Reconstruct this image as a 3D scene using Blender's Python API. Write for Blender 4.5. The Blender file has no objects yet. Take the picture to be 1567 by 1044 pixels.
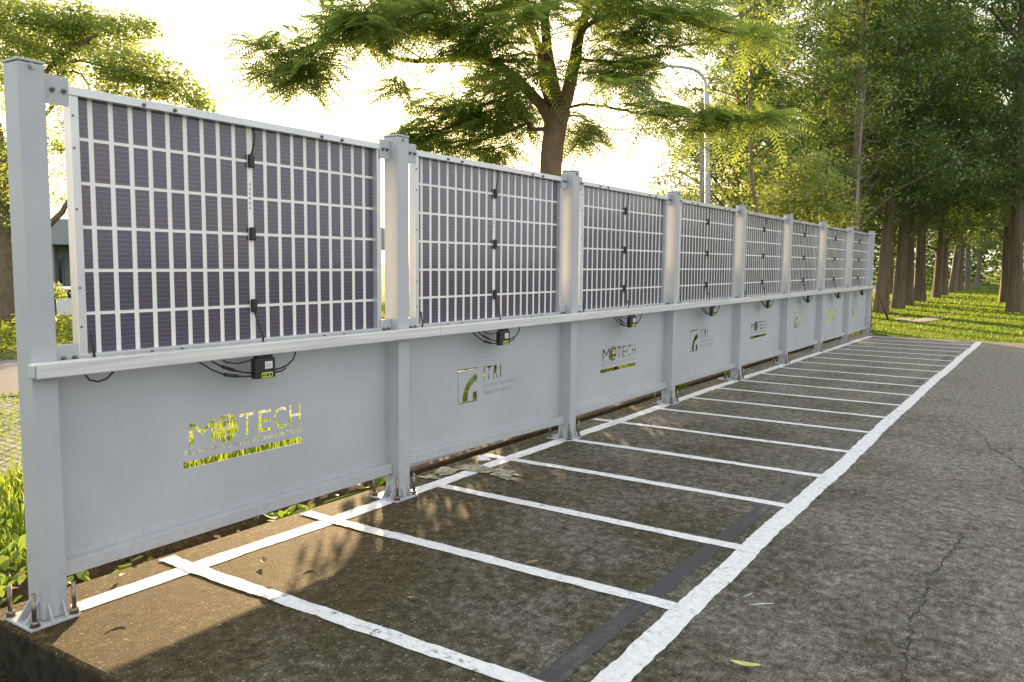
import bpy, bmesh, math, random
import numpy as np
from mathutils import Vector, Matrix, Quaternion

random.seed(7)
RNG = np.random.default_rng(11)
S = bpy.context.scene
COL = S.collection
PI = math.pi

# ------------------------------------------------------------------ camera
CAM = np.array([3.0723, -1.4601, 1.3579])
YAW, PITCH, ROLL, FPX = -0.5854, -0.0943, 0.0087, 1252.63
PW, PH = 1567.0, 1044.0
_cy, _sy, _cp, _sp = math.cos(YAW), math.sin(YAW), math.cos(PITCH), math.sin(PITCH)
FWD = np.array([_sy*_cp, _cy*_cp, _sp])
_r = np.array([_cy, -_sy, 0.0])
_u = np.cross(_r, FWD)
RIGHT = math.cos(ROLL)*_r + math.sin(ROLL)*_u
UP = -math.sin(ROLL)*_r + math.cos(ROLL)*_u

def at(px, py, depth):
    """a place in the world seen towards photo position (px, py) at a given distance"""
    return CAM + depth*(FWD + RIGHT*(px-PW/2)/FPX - UP*(py-PH/2)/FPX)

cam = bpy.data.cameras.new("camera")
cam_o = bpy.data.objects.new("camera", cam)
COL.objects.link(cam_o)
m = Matrix.Identity(4)
for i in range(3):
    m[i][0], m[i][1], m[i][2], m[i][3] = RIGHT[i], UP[i], -FWD[i], CAM[i]
cam_o.matrix_world = m
cam.sensor_fit = 'HORIZONTAL'
cam.sensor_width = 36.0
cam.lens = FPX/PW*36.0
cam.clip_start = 0.05
cam.clip_end = 3000
S.camera = cam_o

# ------------------------------------------------------------------ light
SUN_AZ, SUN_EL = math.radians(-41.0), math.radians(8.2)
w = bpy.data.worlds.new("World")
S.world = w
w.use_nodes = True
nt = w.node_tree
bg = nt.nodes['Background']
sky = nt.nodes.new('ShaderNodeTexSky')
sky.sky_type = 'NISHITA'
sky.sun_disc = False
sky.sun_elevation = SUN_EL
sky.sun_rotation = SUN_AZ
sky.air_density = 1.0
sky.dust_density = 3.5
sky.ozone_density = 1.0
haze = nt.nodes.new('ShaderNodeMix'); haze.data_type = 'RGBA'
haze.inputs['Factor'].default_value = 0.72
haze.inputs['B'].default_value = (3.46, 3.46, 3.52, 1)     # thin bright cloud over the whole sky
nt.links.new(sky.outputs[0], haze.inputs['A'])
nt.links.new(haze.outputs['Result'], bg.inputs[0])
bg.inputs[1].default_value = 0.125
sl = bpy.data.lights.new("sun", 'SUN')
sl.energy = 4.7
sl.angle = math.radians(0.6)
sl.color = (1.0, 0.69, 0.36)
so = bpy.data.objects.new("sun", sl)
COL.objects.link(so)
sdir = Vector((math.cos(SUN_EL)*math.sin(SUN_AZ), math.cos(SUN_EL)*math.cos(SUN_AZ), math.sin(SUN_EL)))
so.rotation_euler = sdir.to_track_quat('Z', 'Y').to_euler()
so.location = (-20, 30, 30)
vs = S.view_settings
vs.view_transform = 'Standard'
vs.look = 'None'
vs.exposure = 1.95
vs.gamma = 1.0
vs.use_curve_mapping = False

# ------------------------------------------------------------------ material helpers
class NT:
    def __init__(s, name):
        s.m = bpy.data.materials.new(name); s.m.use_nodes = True
        s.t = s.m.node_tree
        s.b = s.t.nodes['Principled BSDF']; s.o = s.t.nodes['Material Output']
    def n(s, typ, **kw):
        x = s.t.nodes.new(typ)
        for k, v in kw.items():
            if hasattr(x, k): setattr(x, k, v)
            else: x.inputs[k.replace('_', ' ')].default_value = v
        return x
    def l(s, a, b): s.t.links.new(a, b)
    def noise(s, vec, scale, detail=4, rough=.55, dist=0.0):
        x = s.n('ShaderNodeTexNoise'); x.inputs['Scale'].default_value = scale
        x.inputs['Detail'].default_value = detail; x.inputs['Roughness'].default_value = rough
        x.inputs['Distortion'].default_value = dist
        if vec: s.l(vec, x.inputs['Vector'])
        return x.outputs[0]
    def ramp(s, fac, stops):
        x = s.n('ShaderNodeValToRGB'); e = x.color_ramp.elements
        e[0].position, e[0].color = stops[0][0], c4(stops[0][1])
        e[1].position, e[1].color = stops[1][0], c4(stops[1][1])
        for p, c in stops[2:]:
            y = e.new(p); y.color = c4(c)
        s.l(fac, x.inputs[0]); return x.outputs[0]
    def mix(s, fac, a, b, typ='MIX'):
        x = s.n('ShaderNodeMix'); x.data_type = 'RGBA'; x.blend_type = typ
        for v, i in ((fac, 'Factor'), (a, 'A'), (b, 'B')):
            sock = x.inputs[i] if i == 'Factor' else [q for q in x.inputs if q.name == i and q.type == 'RGBA'][0]
            if isinstance(v, (int, float)): sock.default_value = v
            elif isinstance(v, tuple): sock.default_value = c4(v)
            else: s.l(v, sock)
        return [q for q in x.outputs if q.type == 'RGBA'][0]
    def math(s, op, a, b=0.0, clamp=False):
        x = s.n('ShaderNodeMath'); x.operation = op; x.use_clamp = clamp
        for v, i in ((a, 0), (b, 1)):
            if isinstance(v, (int, float)): x.inputs[i].default_value = v
            else: s.l(v, x.inputs[i])
        return x.outputs[0]
    def coord(s, which='Object'): return s.n('ShaderNodeTexCoord').outputs[which]
    def pos(s): return s.n('ShaderNodeNewGeometry').outputs['Position']
    def scaled(s, vec, sc):
        x = s.n('ShaderNodeMapping'); x.inputs['Scale'].default_value = sc
        s.l(vec, x.inputs['Vector']); return x.outputs[0]
    def bump(s, h, strength, dist=.01):
        x = s.n('ShaderNodeBump'); x.inputs['Strength'].default_value = strength
        x.inputs['Distance'].default_value = dist
        s.l(h, x.inputs['Height']); s.l(x.outputs[0], s.b.inputs['Normal'])
    def col(s, c):
        if isinstance(c, tuple): s.b.inputs['Base Color'].default_value = c4(c)
        else: s.l(c, s.b.inputs['Base Color'])
    def set(s, **kw):
        for k, v in kw.items():
            sock = s.b.inputs[k.replace('_', ' ')]
            if isinstance(v, (int, float, tuple)): sock.default_value = v
            else: s.l(v, sock)

def c4(c): return tuple(c) + ((1.0,) if len(c) == 3 else ())

def simple(name, c, rough=.5, metal=0.0, var=.12, scale=6.0, spec=.5):
    k = NT(name)
    n = k.noise(k.pos(), scale, 5)
    lo = tuple(x*(1-var) for x in c); hi = tuple(min(1, x*(1+var)) for x in c)
    k.col(k.ramp(n, [(.3, lo), (.7, hi)]))
    k.set(Roughness=rough, Metallic=metal, Specular_IOR_Level=spec)
    return k.m

MAT = {}
# fence paint: light cool grey enamel with faint grime
k = NT('grey_paint')
p = k.pos()
n1 = k.noise(p, 2.2, 5); n2 = k.noise(k.scaled(p, (30, 30, 2)), 1.0, 4)
c = k.ramp(n1, [(.3, (.415, .43, .45)), (.7, (.475, .487, .502))])
c = k.mix(k.math('MULTIPLY', k.ramp(n2, [(.55, (0, 0, 0)), (.75, (1, 1, 1))]), .09), c, (.32, .32, .31))
sp_ = k.n('ShaderNodeSeparateXYZ'); k.l(p, sp_.inputs[0])
low = k.math('MULTIPLY', k.math('SUBTRACT', .36, sp_.outputs[2]), 4.0, True)
spl = k.ramp(k.noise(p, 34, 6, .75), [(.46, (0, 0, 0)), (.62, (1, 1, 1))])
c = k.mix(k.math('MULTIPLY', k.math('MULTIPLY', low, spl), .28), c, (.24, .21, .16))
fl = k.ramp(k.noise(p, 90, 2, .5), [(.70, (0, 0, 0)), (.73, (1, 1, 1))])
c = k.mix(k.math('MULTIPLY', fl, .25), c, (.16, .14, .12))
k.col(c); k.set(Roughness=k.math('ADD', .34, k.math('MULTIPLY', n1, .2)), Specular_IOR_Level=.45)
bb1 = k.math('ADD', k.math('MULTIPLY', k.noise(k.scaled(p, (1, .8, 1.3)), 1.0, 1), 22.0), k.noise(p, 260, 2))
k.bump(bb1, .35, .001)
MAT['paint'] = k.m
# bare/galvanised rail, smeared
k = NT('rail_metal')
p = k.pos()
n1 = k.noise(k.scaled(p, (20, 1.6, 40)), 1.0, 6, .6)
c = k.ramp(n1, [(.35, (.60, .60, .585)), (.58, (.73, .73, .70)), (.68, (.82, .81, .77))])
k.col(c); k.set(Roughness=k.math('ADD', k.math('MULTIPLY', n1, .3), .2), Metallic=.2)
MAT['rail'] = k.m
MAT['alu'] = simple('anodised_frame', (.62, .63, .64), .34, .45, .05, 5)
MAT['steel'] = simple('bolt_steel', (.24, .2, .16), .38, .8, .45, 60)
MAT['galv'] = simple('galvanised_steel', (.46, .46, .46), .4, .6, .2, 20)
MAT['darkbolt'] = simple('dark_bolt', (.20, .20, .19), .42, .5, .25, 40)
MAT['plastic'] = simple('black_plastic', (.018, .018, .017), .45, 0, .3, 30)
MAT['tag_white'] = simple('tag_white', (.7, .7, .68), .5)
MAT['tag_yellow'] = simple('tag_yellow', (.55, .58, .05), .5)
MAT['ink'] = simple('ink', (.03, .03, .03), .6)

# white glass backing sheet of the bifacial module: lets the low sun glow through
k = NT('white_backing')
d = k.n('ShaderNodeBsdfDiffuse'); d.inputs[0].default_value = (.86, .86, .84, 1)
t = k.n('ShaderNodeBsdfTranslucent'); t.inputs[0].default_value = (.72, .74, .76, 1)
mx = k.n('ShaderNodeMixShader'); mx.inputs[0].default_value = .14
k.l(d.outputs[0], mx.inputs[1]); k.l(t.outputs[0], mx.inputs[2])
g = k.n('ShaderNodeBsdfGlossy'); g.inputs['Roughness'].default_value = .12
m2 = k.n('ShaderNodeMixShader'); m2.inputs[0].default_value = .05
k.l(mx.outputs[0], m2.inputs[1]); k.l(g.outputs[0], m2.inputs[2])
k.l(m2.outputs[0], k.o.inputs[0])
MAT['backing'] = k.m

# half cells: dark violet silicon with fine silver fingers
k = NT('solar_cell')
oc = k.coord('Object')
rnd = k.n('ShaderNodeNewGeometry').outputs['Random Per Island']
base = k.ramp(rnd, [(0.0, (.058, .050, .086)), (.45, (.066, .052, .086)), (.8, (.078, .054, .078)), (1.0, (.056, .052, .098))])
sep = k.n('ShaderNodeSeparateXYZ'); k.l(oc, sep.inputs[0])
def stripe(src, period, width):
    f = k.math('FRACT', k.math('DIVIDE', src, period))
    return k.math('LESS_THAN', f, width)
bus = stripe(sep.outputs[2], .0187, .06)
fine = stripe(sep.outputs[1], .0042, .30)
pattern = k.math('GREATER_THAN', k.noise(k.scaled(oc, (1, 160, 8)), 1.0, 1), .45)
b2 = k.math('MULTIPLY', bus, k.math('ADD', k.math('MULTIPLY', pattern, .5), .4))
col = k.mix(k.math('MULTIPLY', fine, .08), base, (.25, .23, .26))
col = k.mix(b2, col, (.30, .27, .30))
k.col(col)
k.set(Roughness=.22, Specular_IOR_Level=.6, Coat_Weight=.5, Coat_Roughness=.08)
MAT['cell'] = k.m

# old concrete of the parking slab
def concrete_nodes(k, p):
    n1 = k.noise(p, .9, 6, .6)
    n2 = k.noise(p, 16, 6, .7)
    n3 = k.noise(p, 120, 4, .75)
    n4 = k.noise(p, 1.5, 6, .62, .4)
    n6 = k.noise(k.scaled(p, (1.0, .55, 1)), 38, 5, .8)
    sep = k.n('ShaderNodeSeparateXYZ'); k.l(p, sep.inputs[0])
    fine = k.math('ADD', k.math('ADD', k.math('MULTIPLY', n2, .22), k.math('MULTIPLY', n3, .43)), k.math('MULTIPLY', n6, .35))
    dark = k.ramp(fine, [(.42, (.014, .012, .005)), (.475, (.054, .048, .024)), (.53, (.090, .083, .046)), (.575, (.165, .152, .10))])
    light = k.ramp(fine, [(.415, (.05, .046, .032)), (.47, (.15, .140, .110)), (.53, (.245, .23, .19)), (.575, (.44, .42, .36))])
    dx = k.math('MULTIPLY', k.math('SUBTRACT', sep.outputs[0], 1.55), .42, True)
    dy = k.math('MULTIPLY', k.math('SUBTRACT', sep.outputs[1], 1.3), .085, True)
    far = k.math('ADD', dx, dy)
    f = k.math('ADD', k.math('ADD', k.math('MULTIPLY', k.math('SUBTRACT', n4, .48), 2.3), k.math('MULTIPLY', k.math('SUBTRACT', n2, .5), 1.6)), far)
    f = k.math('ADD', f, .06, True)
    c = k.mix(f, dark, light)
    # moss film by the fence, densest at the near corner
    mo = k.math('SUBTRACT', 1.15, k.math('MULTIPLY', k.math('ADD', sep.outputs[0], .3), .75), True)
    mo2 = k.math('SUBTRACT', 1.1, k.math('MULTIPLY', sep.outputs[1], .30), True)
    mm = k.math('MULTIPLY', k.math('MULTIPLY', mo, mo2), k.math('MULTIPLY', n1, 3.0), True)
    c = k.mix(mm, c, k.ramp(fine, [(.42, (.010, .006, .001)), (.475, (.042, .027, .005)), (.53, (.074, .048, .009)), (.575, (.19, .135, .045))]))
    # scattered pale grit and dark pits
    gr = k.ramp(k.noise(p, 46, 2, .5), [(.655, (0, 0, 0)), (.70, (1, 1, 1))])
    c = k.mix(k.math('MULTIPLY', gr, .5), c, (.42, .41, .36))
    pit = k.ramp(k.noise(p, 70, 3, .6), [(.30, (1, 1, 1)), (.37, (0, 0, 0))])
    c = k.mix(k.math('MULTIPLY', pit, .6), c, (.018, .018, .012))
    # slab side: moss plus occlusion shade, both put into the colour
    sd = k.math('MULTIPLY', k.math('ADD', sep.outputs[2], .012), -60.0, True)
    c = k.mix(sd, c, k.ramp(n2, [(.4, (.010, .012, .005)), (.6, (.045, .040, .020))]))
    return c, n2, n3
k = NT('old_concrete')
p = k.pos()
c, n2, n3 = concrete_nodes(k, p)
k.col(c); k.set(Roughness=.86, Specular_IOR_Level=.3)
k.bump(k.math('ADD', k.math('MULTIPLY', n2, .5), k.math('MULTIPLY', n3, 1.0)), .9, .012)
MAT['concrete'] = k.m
# white line paint, worn through in places
k = NT('white_line_paint')
p = k.pos()
c, n2, n3 = concrete_nodes(k, p)
nn = k.noise(p, 24, 8, .75); n5 = k.noise(p, 5, 3)
wear = k.math('ADD', k.math('MULTIPLY', nn, .75), k.math('MULTIPLY', n5, .32))
wf = k.ramp(wear, [(.39, (1, 1, 1)), (.46, (0, 0, 0))])
pc = k.ramp(k.math('ADD', k.math('MULTIPLY', n3, .5), k.math('MULTIPLY', nn, .5)), [(.38, (.42, .43, .43)), (.47, (.66, .67, .67)), (.6, (.82, .82, .80))])
k.col(k.mix(wf, pc, c)); k.set(Roughness=.7)
k.bump(k.math('ADD', n2, n3), .45, .006)
MAT['line'] = k.m
k = NT('dark_line_paint')
p = k.pos()
c, n2, n3 = concrete_nodes(k, p)
nn = k.noise(k.scaled(p, (30, 2.0, 10)), 1.0, 8, .7); n5 = k.noise(p, 1.4, 4)
wear = k.math('ADD', k.math('MULTIPLY', nn, .6), k.math('MULTIPLY', n5, .4))
sy_ = k.n('ShaderNodeSeparateXYZ'); k.l(p, sy_.inputs[0])
wear = k.math('ADD', wear, k.math('MULTIPLY', k.math('MULTIPLY', k.math('SUBTRACT', sy_.outputs[1], 1.3), .2, True), .12))
wf = k.ramp(wear, [(.50, (0, 0, 0)), (.62, (1, 1, 1))])
pc = k.ramp(n3, [(.3, (.022, .023, .028)), (.7, (.05, .05, .058))])
k.col(k.mix(k.math('MULTIPLY', wf, .62), pc, c)); k.set(Roughness=.6)
k.bump(k.math('ADD', n2, n3), .4, .006)
MAT['dline'] = k.m
MAT['crack'] = simple('crack_fill', (.03, .028, .018), .95, 0, .5, 30)
k = NT('cream_spill')
p = k.pos()
c, n2, n3 = concrete_nodes(k, p)
wf = k.ramp(k.math('ADD', k.math('MULTIPLY', k.noise(p, 20, 7, .75), .7), k.math('MULTIPLY', n3, .3)), [(.43, (1, 1, 1)), (.58, (0, 0, 0))])
k.col(k.mix(wf, k.ramp(n3, [(.35, (.40, .37, .25)), (.65, (.60, .56, .42))]), c)); k.set(Roughness=.8)
k.bump(k.math('ADD', n2, n3), .6, .008)
MAT['stain'] = k.m
# ground
k = NT('grass_ground')
p = k.pos()
n1 = k.noise(p, .35, 5); n2 = k.noise(p, 14, 6, .7); n3 = k.noise(p, 1.7, 5, .6)
g = k.ramp(n2, [(.3, (.030, .055, .010)), (.55, (.065, .12, .016)), (.75, (.12, .17, .028))])
e = k.ramp(n2, [(.3, (.045, .03, .014)), (.7, (.12, .085, .045))])
ef = k.ramp(n3, [(.52, (0, 0, 0)), (.66, (1, 1, 1))])
k.col(k.mix(k.math('MULTIPLY', ef, .6), g, e)); k.set(Roughness=.95, Specular_IOR_Level=.1)
k.bump(n2, .8, .05)
MAT['ground'] = k.m
k = NT('soil')
p = k.pos(); n2 = k.noise(p, 30, 7, .7)
k.col(k.ramp(n2, [(.3, (.018, .014, .008)), (.55, (.055, .04, .022)), (.75, (.13, .10, .06))]))
k.set(Roughness=.95, Specular_IOR_Level=.1); k.bump(n2, .9, .03)
MAT['soil'] = k.m
k = NT('asphalt')
p = k.pos(); n2 = k.noise(p, 60, 6, .7)
k.col(k.ramp(n2, [(.3, (.08, .08, .082)), (.7, (.15, .15, .15))])); k.set(Roughness=.8)
MAT['asphalt'] = k.m
k = NT('turf_pavers')
p = k.pos()
br = k.n('ShaderNodeTexBrick'); k.l(p, br.inputs['Vector'])
br.inputs['Scale'].default_value = 3.2; br.inputs['Mortar Size'].default_value = .055
br.inputs['Color1'].default_value = (.26, .24, .22, 1); br.inputs['Color2'].default_value = (.34, .32, .29, 1)
br.inputs['Mortar'].default_value = (.07, .11, .02, 1)
n2 = k.noise(p, 8, 6, .7)
gf = k.ramp(n2, [(.5, (0, 0, 0)), (.62, (1, 1, 1))])
k.col(k.mix(k.math('MULTIPLY', gf, .8), br.outputs[0], (.07, .12, .02))); k.set(Roughness=.9)
MAT['paver'] = k.m

def leafmat(name, a, b, trans, tmix=.45, gloss=.06):
    k = NT(name)
    rnd = k.n('ShaderNodeNewGeometry').outputs['Random Per Island']
    nz = k.noise(k.pos(), .8, 3)
    f = k.math('ADD', k.math('MULTIPLY', rnd, .6), k.math('MULTIPLY', k.math('SUBTRACT', nz, .3), .9), True)
    c = k.mix(f, a, b)
    d = k.n('ShaderNodeBsdfDiffuse'); k.l(c, d.inputs[0])
    t = k.n('ShaderNodeBsdfTranslucent'); k.l(k.mix(f, tuple(x*.7 for x in trans), trans), t.inputs[0])
    mx = k.n('ShaderNodeMixShader'); mx.inputs[0].default_value = tmix
    k.l(d.outputs[0], mx.inputs[1]); k.l(t.outputs[0], mx.inputs[2])
    g = k.n('ShaderNodeBsdfGlossy'); g.inputs['Roughness'].default_value = .38
    g.inputs[0].default_value = (.8, .85, .8, 1)
    m2 = k.n('ShaderNodeMixShader'); m2.inputs[0].default_value = gloss
    k.l(mx.outputs[0], m2.inputs[1]); k.l(g.outputs[0], m2.inputs[2])
    k.l(m2.outputs[0], k.o.inputs[0])
    return k.m
MAT['fern'] = leafmat('feathery_leaf', (.080, .145, .040), (.12, .18, .052), (.40, .53, .10), .52, .06)
MAT['leaf'] = leafmat('broad_leaf', (.095, .16, .04), (.16, .22, .06), (.58, .68, .16), .58, .07)
MAT['cypress'] = leafmat('cypress_leaf', (.066, .125, .032), (.12, .185, .05), (.26, .37, .055), .42, .09)
MAT['palelf'] = leafmat('pale_leaf', (.10, .15, .03), (.17, .22, .05), (.52, .58, .12), .5)
MAT['grass'] = leafmat('grass_blade', (.07, .14, .02), (.13, .19, .03), (.32, .46, .045), .42, .03)
MAT['hedge'] = leafmat('hedge_leaf', (.07, .12, .012), (.15, .20, .02), (.42, .48, .04), .45)
MAT['grassb'] = leafmat('young_grass_blade', (.07, .13, .015), (.13, .20, .025), (.40, .52, .05), .50, .03)
def bark(name, a, b, sc=(14, 14, 2.2)):
    k = NT(name)
    p = k.coord('Object')
    n = k.noise(k.scaled(p, sc), 1.0, 7, .65, .4); n2 = k.noise(p, 1.3, 4)
    c = k.ramp(n, [(.3, a), (.7, b)])
    c = k.mix(k.math('MULTIPLY', n2, .35), c, tuple(x*.55 for x in b))
    k.col(c); k.set(Roughness=.9, Specular_IOR_Level=.15)
    k.bump(n, .9, .03)
    return k.m
MAT['bark'] = bark('smooth_bark', (.12, .085, .055), (.24, .18, .125), (10, 10, 6))
MAT['bark2'] = bark('ridged_bark', (.10, .072, .048), (.32, .25, .18), (16, 16, 1.1))
MAT['barkpale'] = bark('pale_bark', (.20, .18, .155), (.40, .37, .33), (14, 14, 1.3))
MAT['barkgrey'] = bark('grey_brown_bark', (.15, .125, .10), (.34, .29, .23), (14, 14, 1.3))
MAT['pole'] = simple('lamp_pole_grey', (.42, .42, .41), .5, .3, .12, 4)
MAT['wall'] = simple('grey_wall', (.22, .21, .20), .9, 0, .12, 1.5)
MAT['wall2'] = simple('grey_fascia', (.27, .28, .29), .85, 0, .08, 1.0)
MAT['carwhite'] = simple('car_white', (.72, .72, .71), .25, 0, .02)
MAT['carglass'] = simple('car_glass', (.02, .022, .025), .08, 0, .1)
MAT['tyre'] = simple('tyre', (.02, .02, .02), .8)
MAT['timber'] = simple('weathered_timber', (.085, .058, .036), .9, 0, .4, 14)
MAT['stone'] = simple('pale_stone', (.34, .29, .25), .9, 0, .25, 10)
MAT['drybrown'] = simple('dry_leaf', (.26, .17, .08), .7, 0, .35, 60)
MAT['dryyellow'] = simple('yellow_leaf', (.48, .45, .13), .6, 0, .2, 60)
MAT['bag'] = simple('white_plastic', (.7, .7, .7), .4)

# ------------------------------------------------------------------ mesh helpers
class MB:
    def __init__(s): s.v = []; s.f = []; s.sm = []
    def add(s, verts, faces, smooth=False):
        o = len(s.v); s.v += [tuple(map(float, q)) for q in verts]
        s.f += [tuple(i+o for i in q) for q in faces]; s.sm += [smooth]*len(faces)
    def box(s, x0, x1, y0, y1, z0, z1):
        s.add([(x0, y0, z0), (x1, y0, z0), (x1, y1, z0), (x0, y1, z0), (x0, y0, z1), (x1, y0, z1), (x1, y1, z1), (x0, y1, z1)],
              [(0, 3, 2, 1), (4, 5, 6, 7), (0, 1, 5, 4), (1, 2, 6, 5), (2, 3, 7, 6), (3, 0, 4, 7)])
    def prism_y(s, prof, y0, y1, z0b=0):   # prof: (x,z) ring, extruded along y
        n = len(prof)
        s.add([(x, y0, z) for x, z in prof]+[(x, y1, z) for x, z in prof],
              [tuple(range(n)), tuple(range(2*n-1, n-1, -1))]+[(i, n+i, n+(i+1) % n, (i+1) % n) for i in range(n)])
    def tube(s, pts, rad, seg=8, cap=True):
        pts = [Vector(map(float, q)) for q in pts]
        if not hasattr(rad, '__len__'): rad = [rad]*len(pts)
        vs_, fs = [], []
        prev = None
        for i, q in enumerate(pts):
            a = pts[max(0, i-1)]; b = pts[min(len(pts)-1, i+1)]
            d = (b-a).normalized()
            if prev is None:
                e = d.orthogonal().normalized()
            else:
                e = (prev - d*prev.dot(d))
                e = e.normalized() if e.length > 1e-6 else d.orthogonal().normalized()
            prev = e
            g = d.cross(e)
            for j in range(seg):
                t = 2*PI*j/seg
                vs_.append(q+(e*math.cos(t)+g*math.sin(t))*rad[i])
        for i in range(len(pts)-1):
            for j in range(seg):
                k1 = (j+1) % seg
                fs.append((i*seg+j, i*seg+k1, (i+1)*seg+k1, (i+1)*seg+j))
        s.add(vs_, fs, True)
        if cap:
            o = len(s.v)-len(vs_)
            s.f += [tuple(o+j for j in range(seg))[::-1], tuple(o+(len(pts)-1)*seg+j for j in range(seg))]; s.sm += [False, False]
    def mesh(s, name):
        me = bpy.data.meshes.new(name)
        me.from_pydata(s.v, [], s.f)
        me.polygons.foreach_set('use_smooth', s.sm)
        me.update(); return me

def npmesh(name, verts, quads):
    me = bpy.data.meshes.new(name)
    nv, nf = len(verts), len(quads)
    me.vertices.add(nv); me.vertices.foreach_set('co', np.asarray(verts, np.float32).ravel())
    kk = quads.shape[1]
    me.loops.add(nf*kk); me.loops.foreach_set('vertex_index', np.asarray(quads, np.int32).ravel())
    me.polygons.add(nf)
    me.polygons.foreach_set('loop_start', np.arange(nf, dtype=np.int32)*kk)
    me.polygons.foreach_set('loop_total', np.full(nf, kk, np.int32))
    me.update(calc_edges=True); me.validate(); return me

def obj(name, me, mat=None, parent=None, bevel=0.0, loc=None):
    if isinstance(me, MB): me = me.mesh(name)
    o = bpy.data.objects.new(name, me); COL.objects.link(o)
    if mat and not me.materials: me.materials.append(MAT[mat])
    if parent: o.parent = parent
    if loc is not None: o.location = loc
    if bevel:
        b = o.modifiers.new('bevel', 'BEVEL'); b.width = bevel; b.segments = 2; b.limit_method = 'ANGLE'
        b.harden_normals = False
    return o
def empty(name, loc=(0, 0, 0), parent=None):
    o = bpy.data.objects.new(name, None); COL.objects.link(o); o.location = loc
    o.empty_display_size = .1
    if parent: o.parent = parent
    return o
def tag(o, label, cat, group=None, kind=None):
    o['label'] = label; o['category'] = cat
    if group: o['group'] = group
    if kind: o['kind'] = kind
    return o
def struct(o): o['kind'] = 'structure'; return o
def copy_tree(o, parent=None, loc=None):
    c = o.copy(); COL.objects.link(c)
    if parent is not None: c.parent = parent
    if loc is not None: c.location = loc
    for ch in list(o.children): copy_tree(ch, c)
    return c

# ------------------------------------------------------------------ ground
def ground_z(x, y):
    z = -.085
    if x < -11.5: z -= min(1.0, (-11.5-x)*.16)
    if y < -.12 and x > -.6: z -= .14
    if x > -.42 and y < 16.02: z -= .12
    return z
xs = sorted(set([-600, -300, -150, -80, -50, -35, -25, -20, -17, -14, -12, -11.5, -9, -7, -5, -3, -2, -1, -.6, -.55, -.46, -.40, -.2, .2, .6, 1, 2, 4, 7, 12, 20, 40, 80, 200, 600]))
ys = sorted(set([-400, -150, -60, -25, -12, -6, -3, -1.5, -.6, -.25, -.14, -.06, .5, 1.5, 3, 5, 8, 11, 14, 15.9, 16.03, 16.2, 17, 18, 20, 23, 27, 32, 40, 55, 80, 140, 300, 700]))
gv = np.array([(x, y, ground_z(x, y)+(0 if abs(x) > 15 or abs(y) > 30 else .012*math.sin(3.1*x+1.7*y))) for y in ys for x in xs])
nx = len(xs)
gq = np.array([(j*nx+i, j*nx+i+1, (j+1)*nx+i+1, (j+1)*nx+i) for j in range(len(ys)-1) for i in range(nx-1)])
gme = npmesh('ground', gv, gq)
struct(obj('ground', gme, 'ground'))
# soil apron in front of / behind the slab edge
b = MB()
N = 60
for (x0, x1, y0, y1, z) in ((-1.2, 3.0, -1.2, -.055, -.205),):
    nxx, nyy = 40, 14
    v = [(x0+(x1-x0)*i/nxx, y0+(y1-y0)*j/nyy, z+.035*random.random()) for j in range(nyy+1) for i in range(nxx+1)]
    b.add(v, [(j*(nxx+1)+i, j*(nxx+1)+i+1, (j+1)*(nxx+1)+i+1, (j+1)*(nxx+1)+i) for j in range(nyy) for i in range(nxx)])
struct(obj('soil_apron', b, 'soil'))
b = MB()
nyy = 130
cols = [(-.62, -.050), (-.55, -.070), (-.48, -.10), (-.42, -.15), (-.36, -.17), (-.296, -.16)]
v = []
for j in range(nyy+1):
    y = -.1+16.2*j/nyy
    for i, (x, z) in enumerate(cols):
        v.append((x+.02*math.sin(y*2.3+i), y, z+.022*random.random()+(.03*math.sin(y*1.7) if i < 4 else 0)))
nc = len(cols)
b.add(v, [(j*nc+i, j*nc+i+1, (j+1)*nc+i+1, (j+1)*nc+i) for j in range(nyy) for i in range(nc-1)], True)
struct(obj('soil_verge', b, 'soil'))
# slab
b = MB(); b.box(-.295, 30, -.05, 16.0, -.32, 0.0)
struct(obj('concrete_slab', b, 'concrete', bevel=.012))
b = MB(); b.box(-.60, -.47, 2.35, 16.0, -.28, -.035)
kb = struct(obj('edge_kerb', b, 'timber', bevel=.012))
# turf pavers and road on the far side of the fence
b = MB(); b.add([(-6.0, -30, -.078), (-2.35, -30, -.078), (-2.35, 60, -.078), (-6.0, 60, -.078)], [(0, 1, 2, 3)])
struct(obj('turf_paving', b, 'paver'))
b = MB(); b.add([(-9.3, -30, -.070), (-6.0, -30, -.070), (-6.0, 60, -.070), (-9.3, 60, -.070)], [(0, 1, 2, 3)])
struct(obj('road', b, 'asphalt'))

# painted lines
def strip(a, c, wd, z, mat, name, jit=.003, n=None):
    a = Vector(a); c = Vector(c); L = (c-a).length; d = (c-a)/L; s_ = Vector((-d.y, d.x))
    n = n or max(4, int(L/.035)); v = []
    drift = random.uniform(-1, 1)
    wob = [random.uniform(0, 6) for _ in range(4)]
    for i in range(n+1):
        t = L*i/n; q = a+d*t
        off = .006*math.sin(t*1.9+wob[0])
        l_ = wd/2+jit*random.uniform(-1, 1)+.003*math.sin(t*5+wob[1])+.002*math.sin(t*23+wob[3])
        r_ = wd/2+jit*random.uniform(-1, 1)+.003*math.sin(t*6+wob[2])+.002*math.sin(t*19+wob[0])
        for e in (off+l_, off-r_):
            v.append((q.x+s_.x*e, q.y+s_.y*e, z))
    b = MB(); b.add(v, [(2*i, 2*i+1, 2*i+3, 2*i+2) for i in range(n)])
    return struct(obj(name, b, mat))
lx = [.70, 1.535, 2.378, 3.205, 4.005, 4.860, 5.70, 6.50, 7.30, 8.06, 8.83, 9.60, 10.44, 11.17, 11.95, 12.71, 13.46, 14.2, 14.93, 15.72]
strip((-.048, .14), (-.03, 8.0), .10, .002, 'line', 'painted_edge_line')
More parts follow.
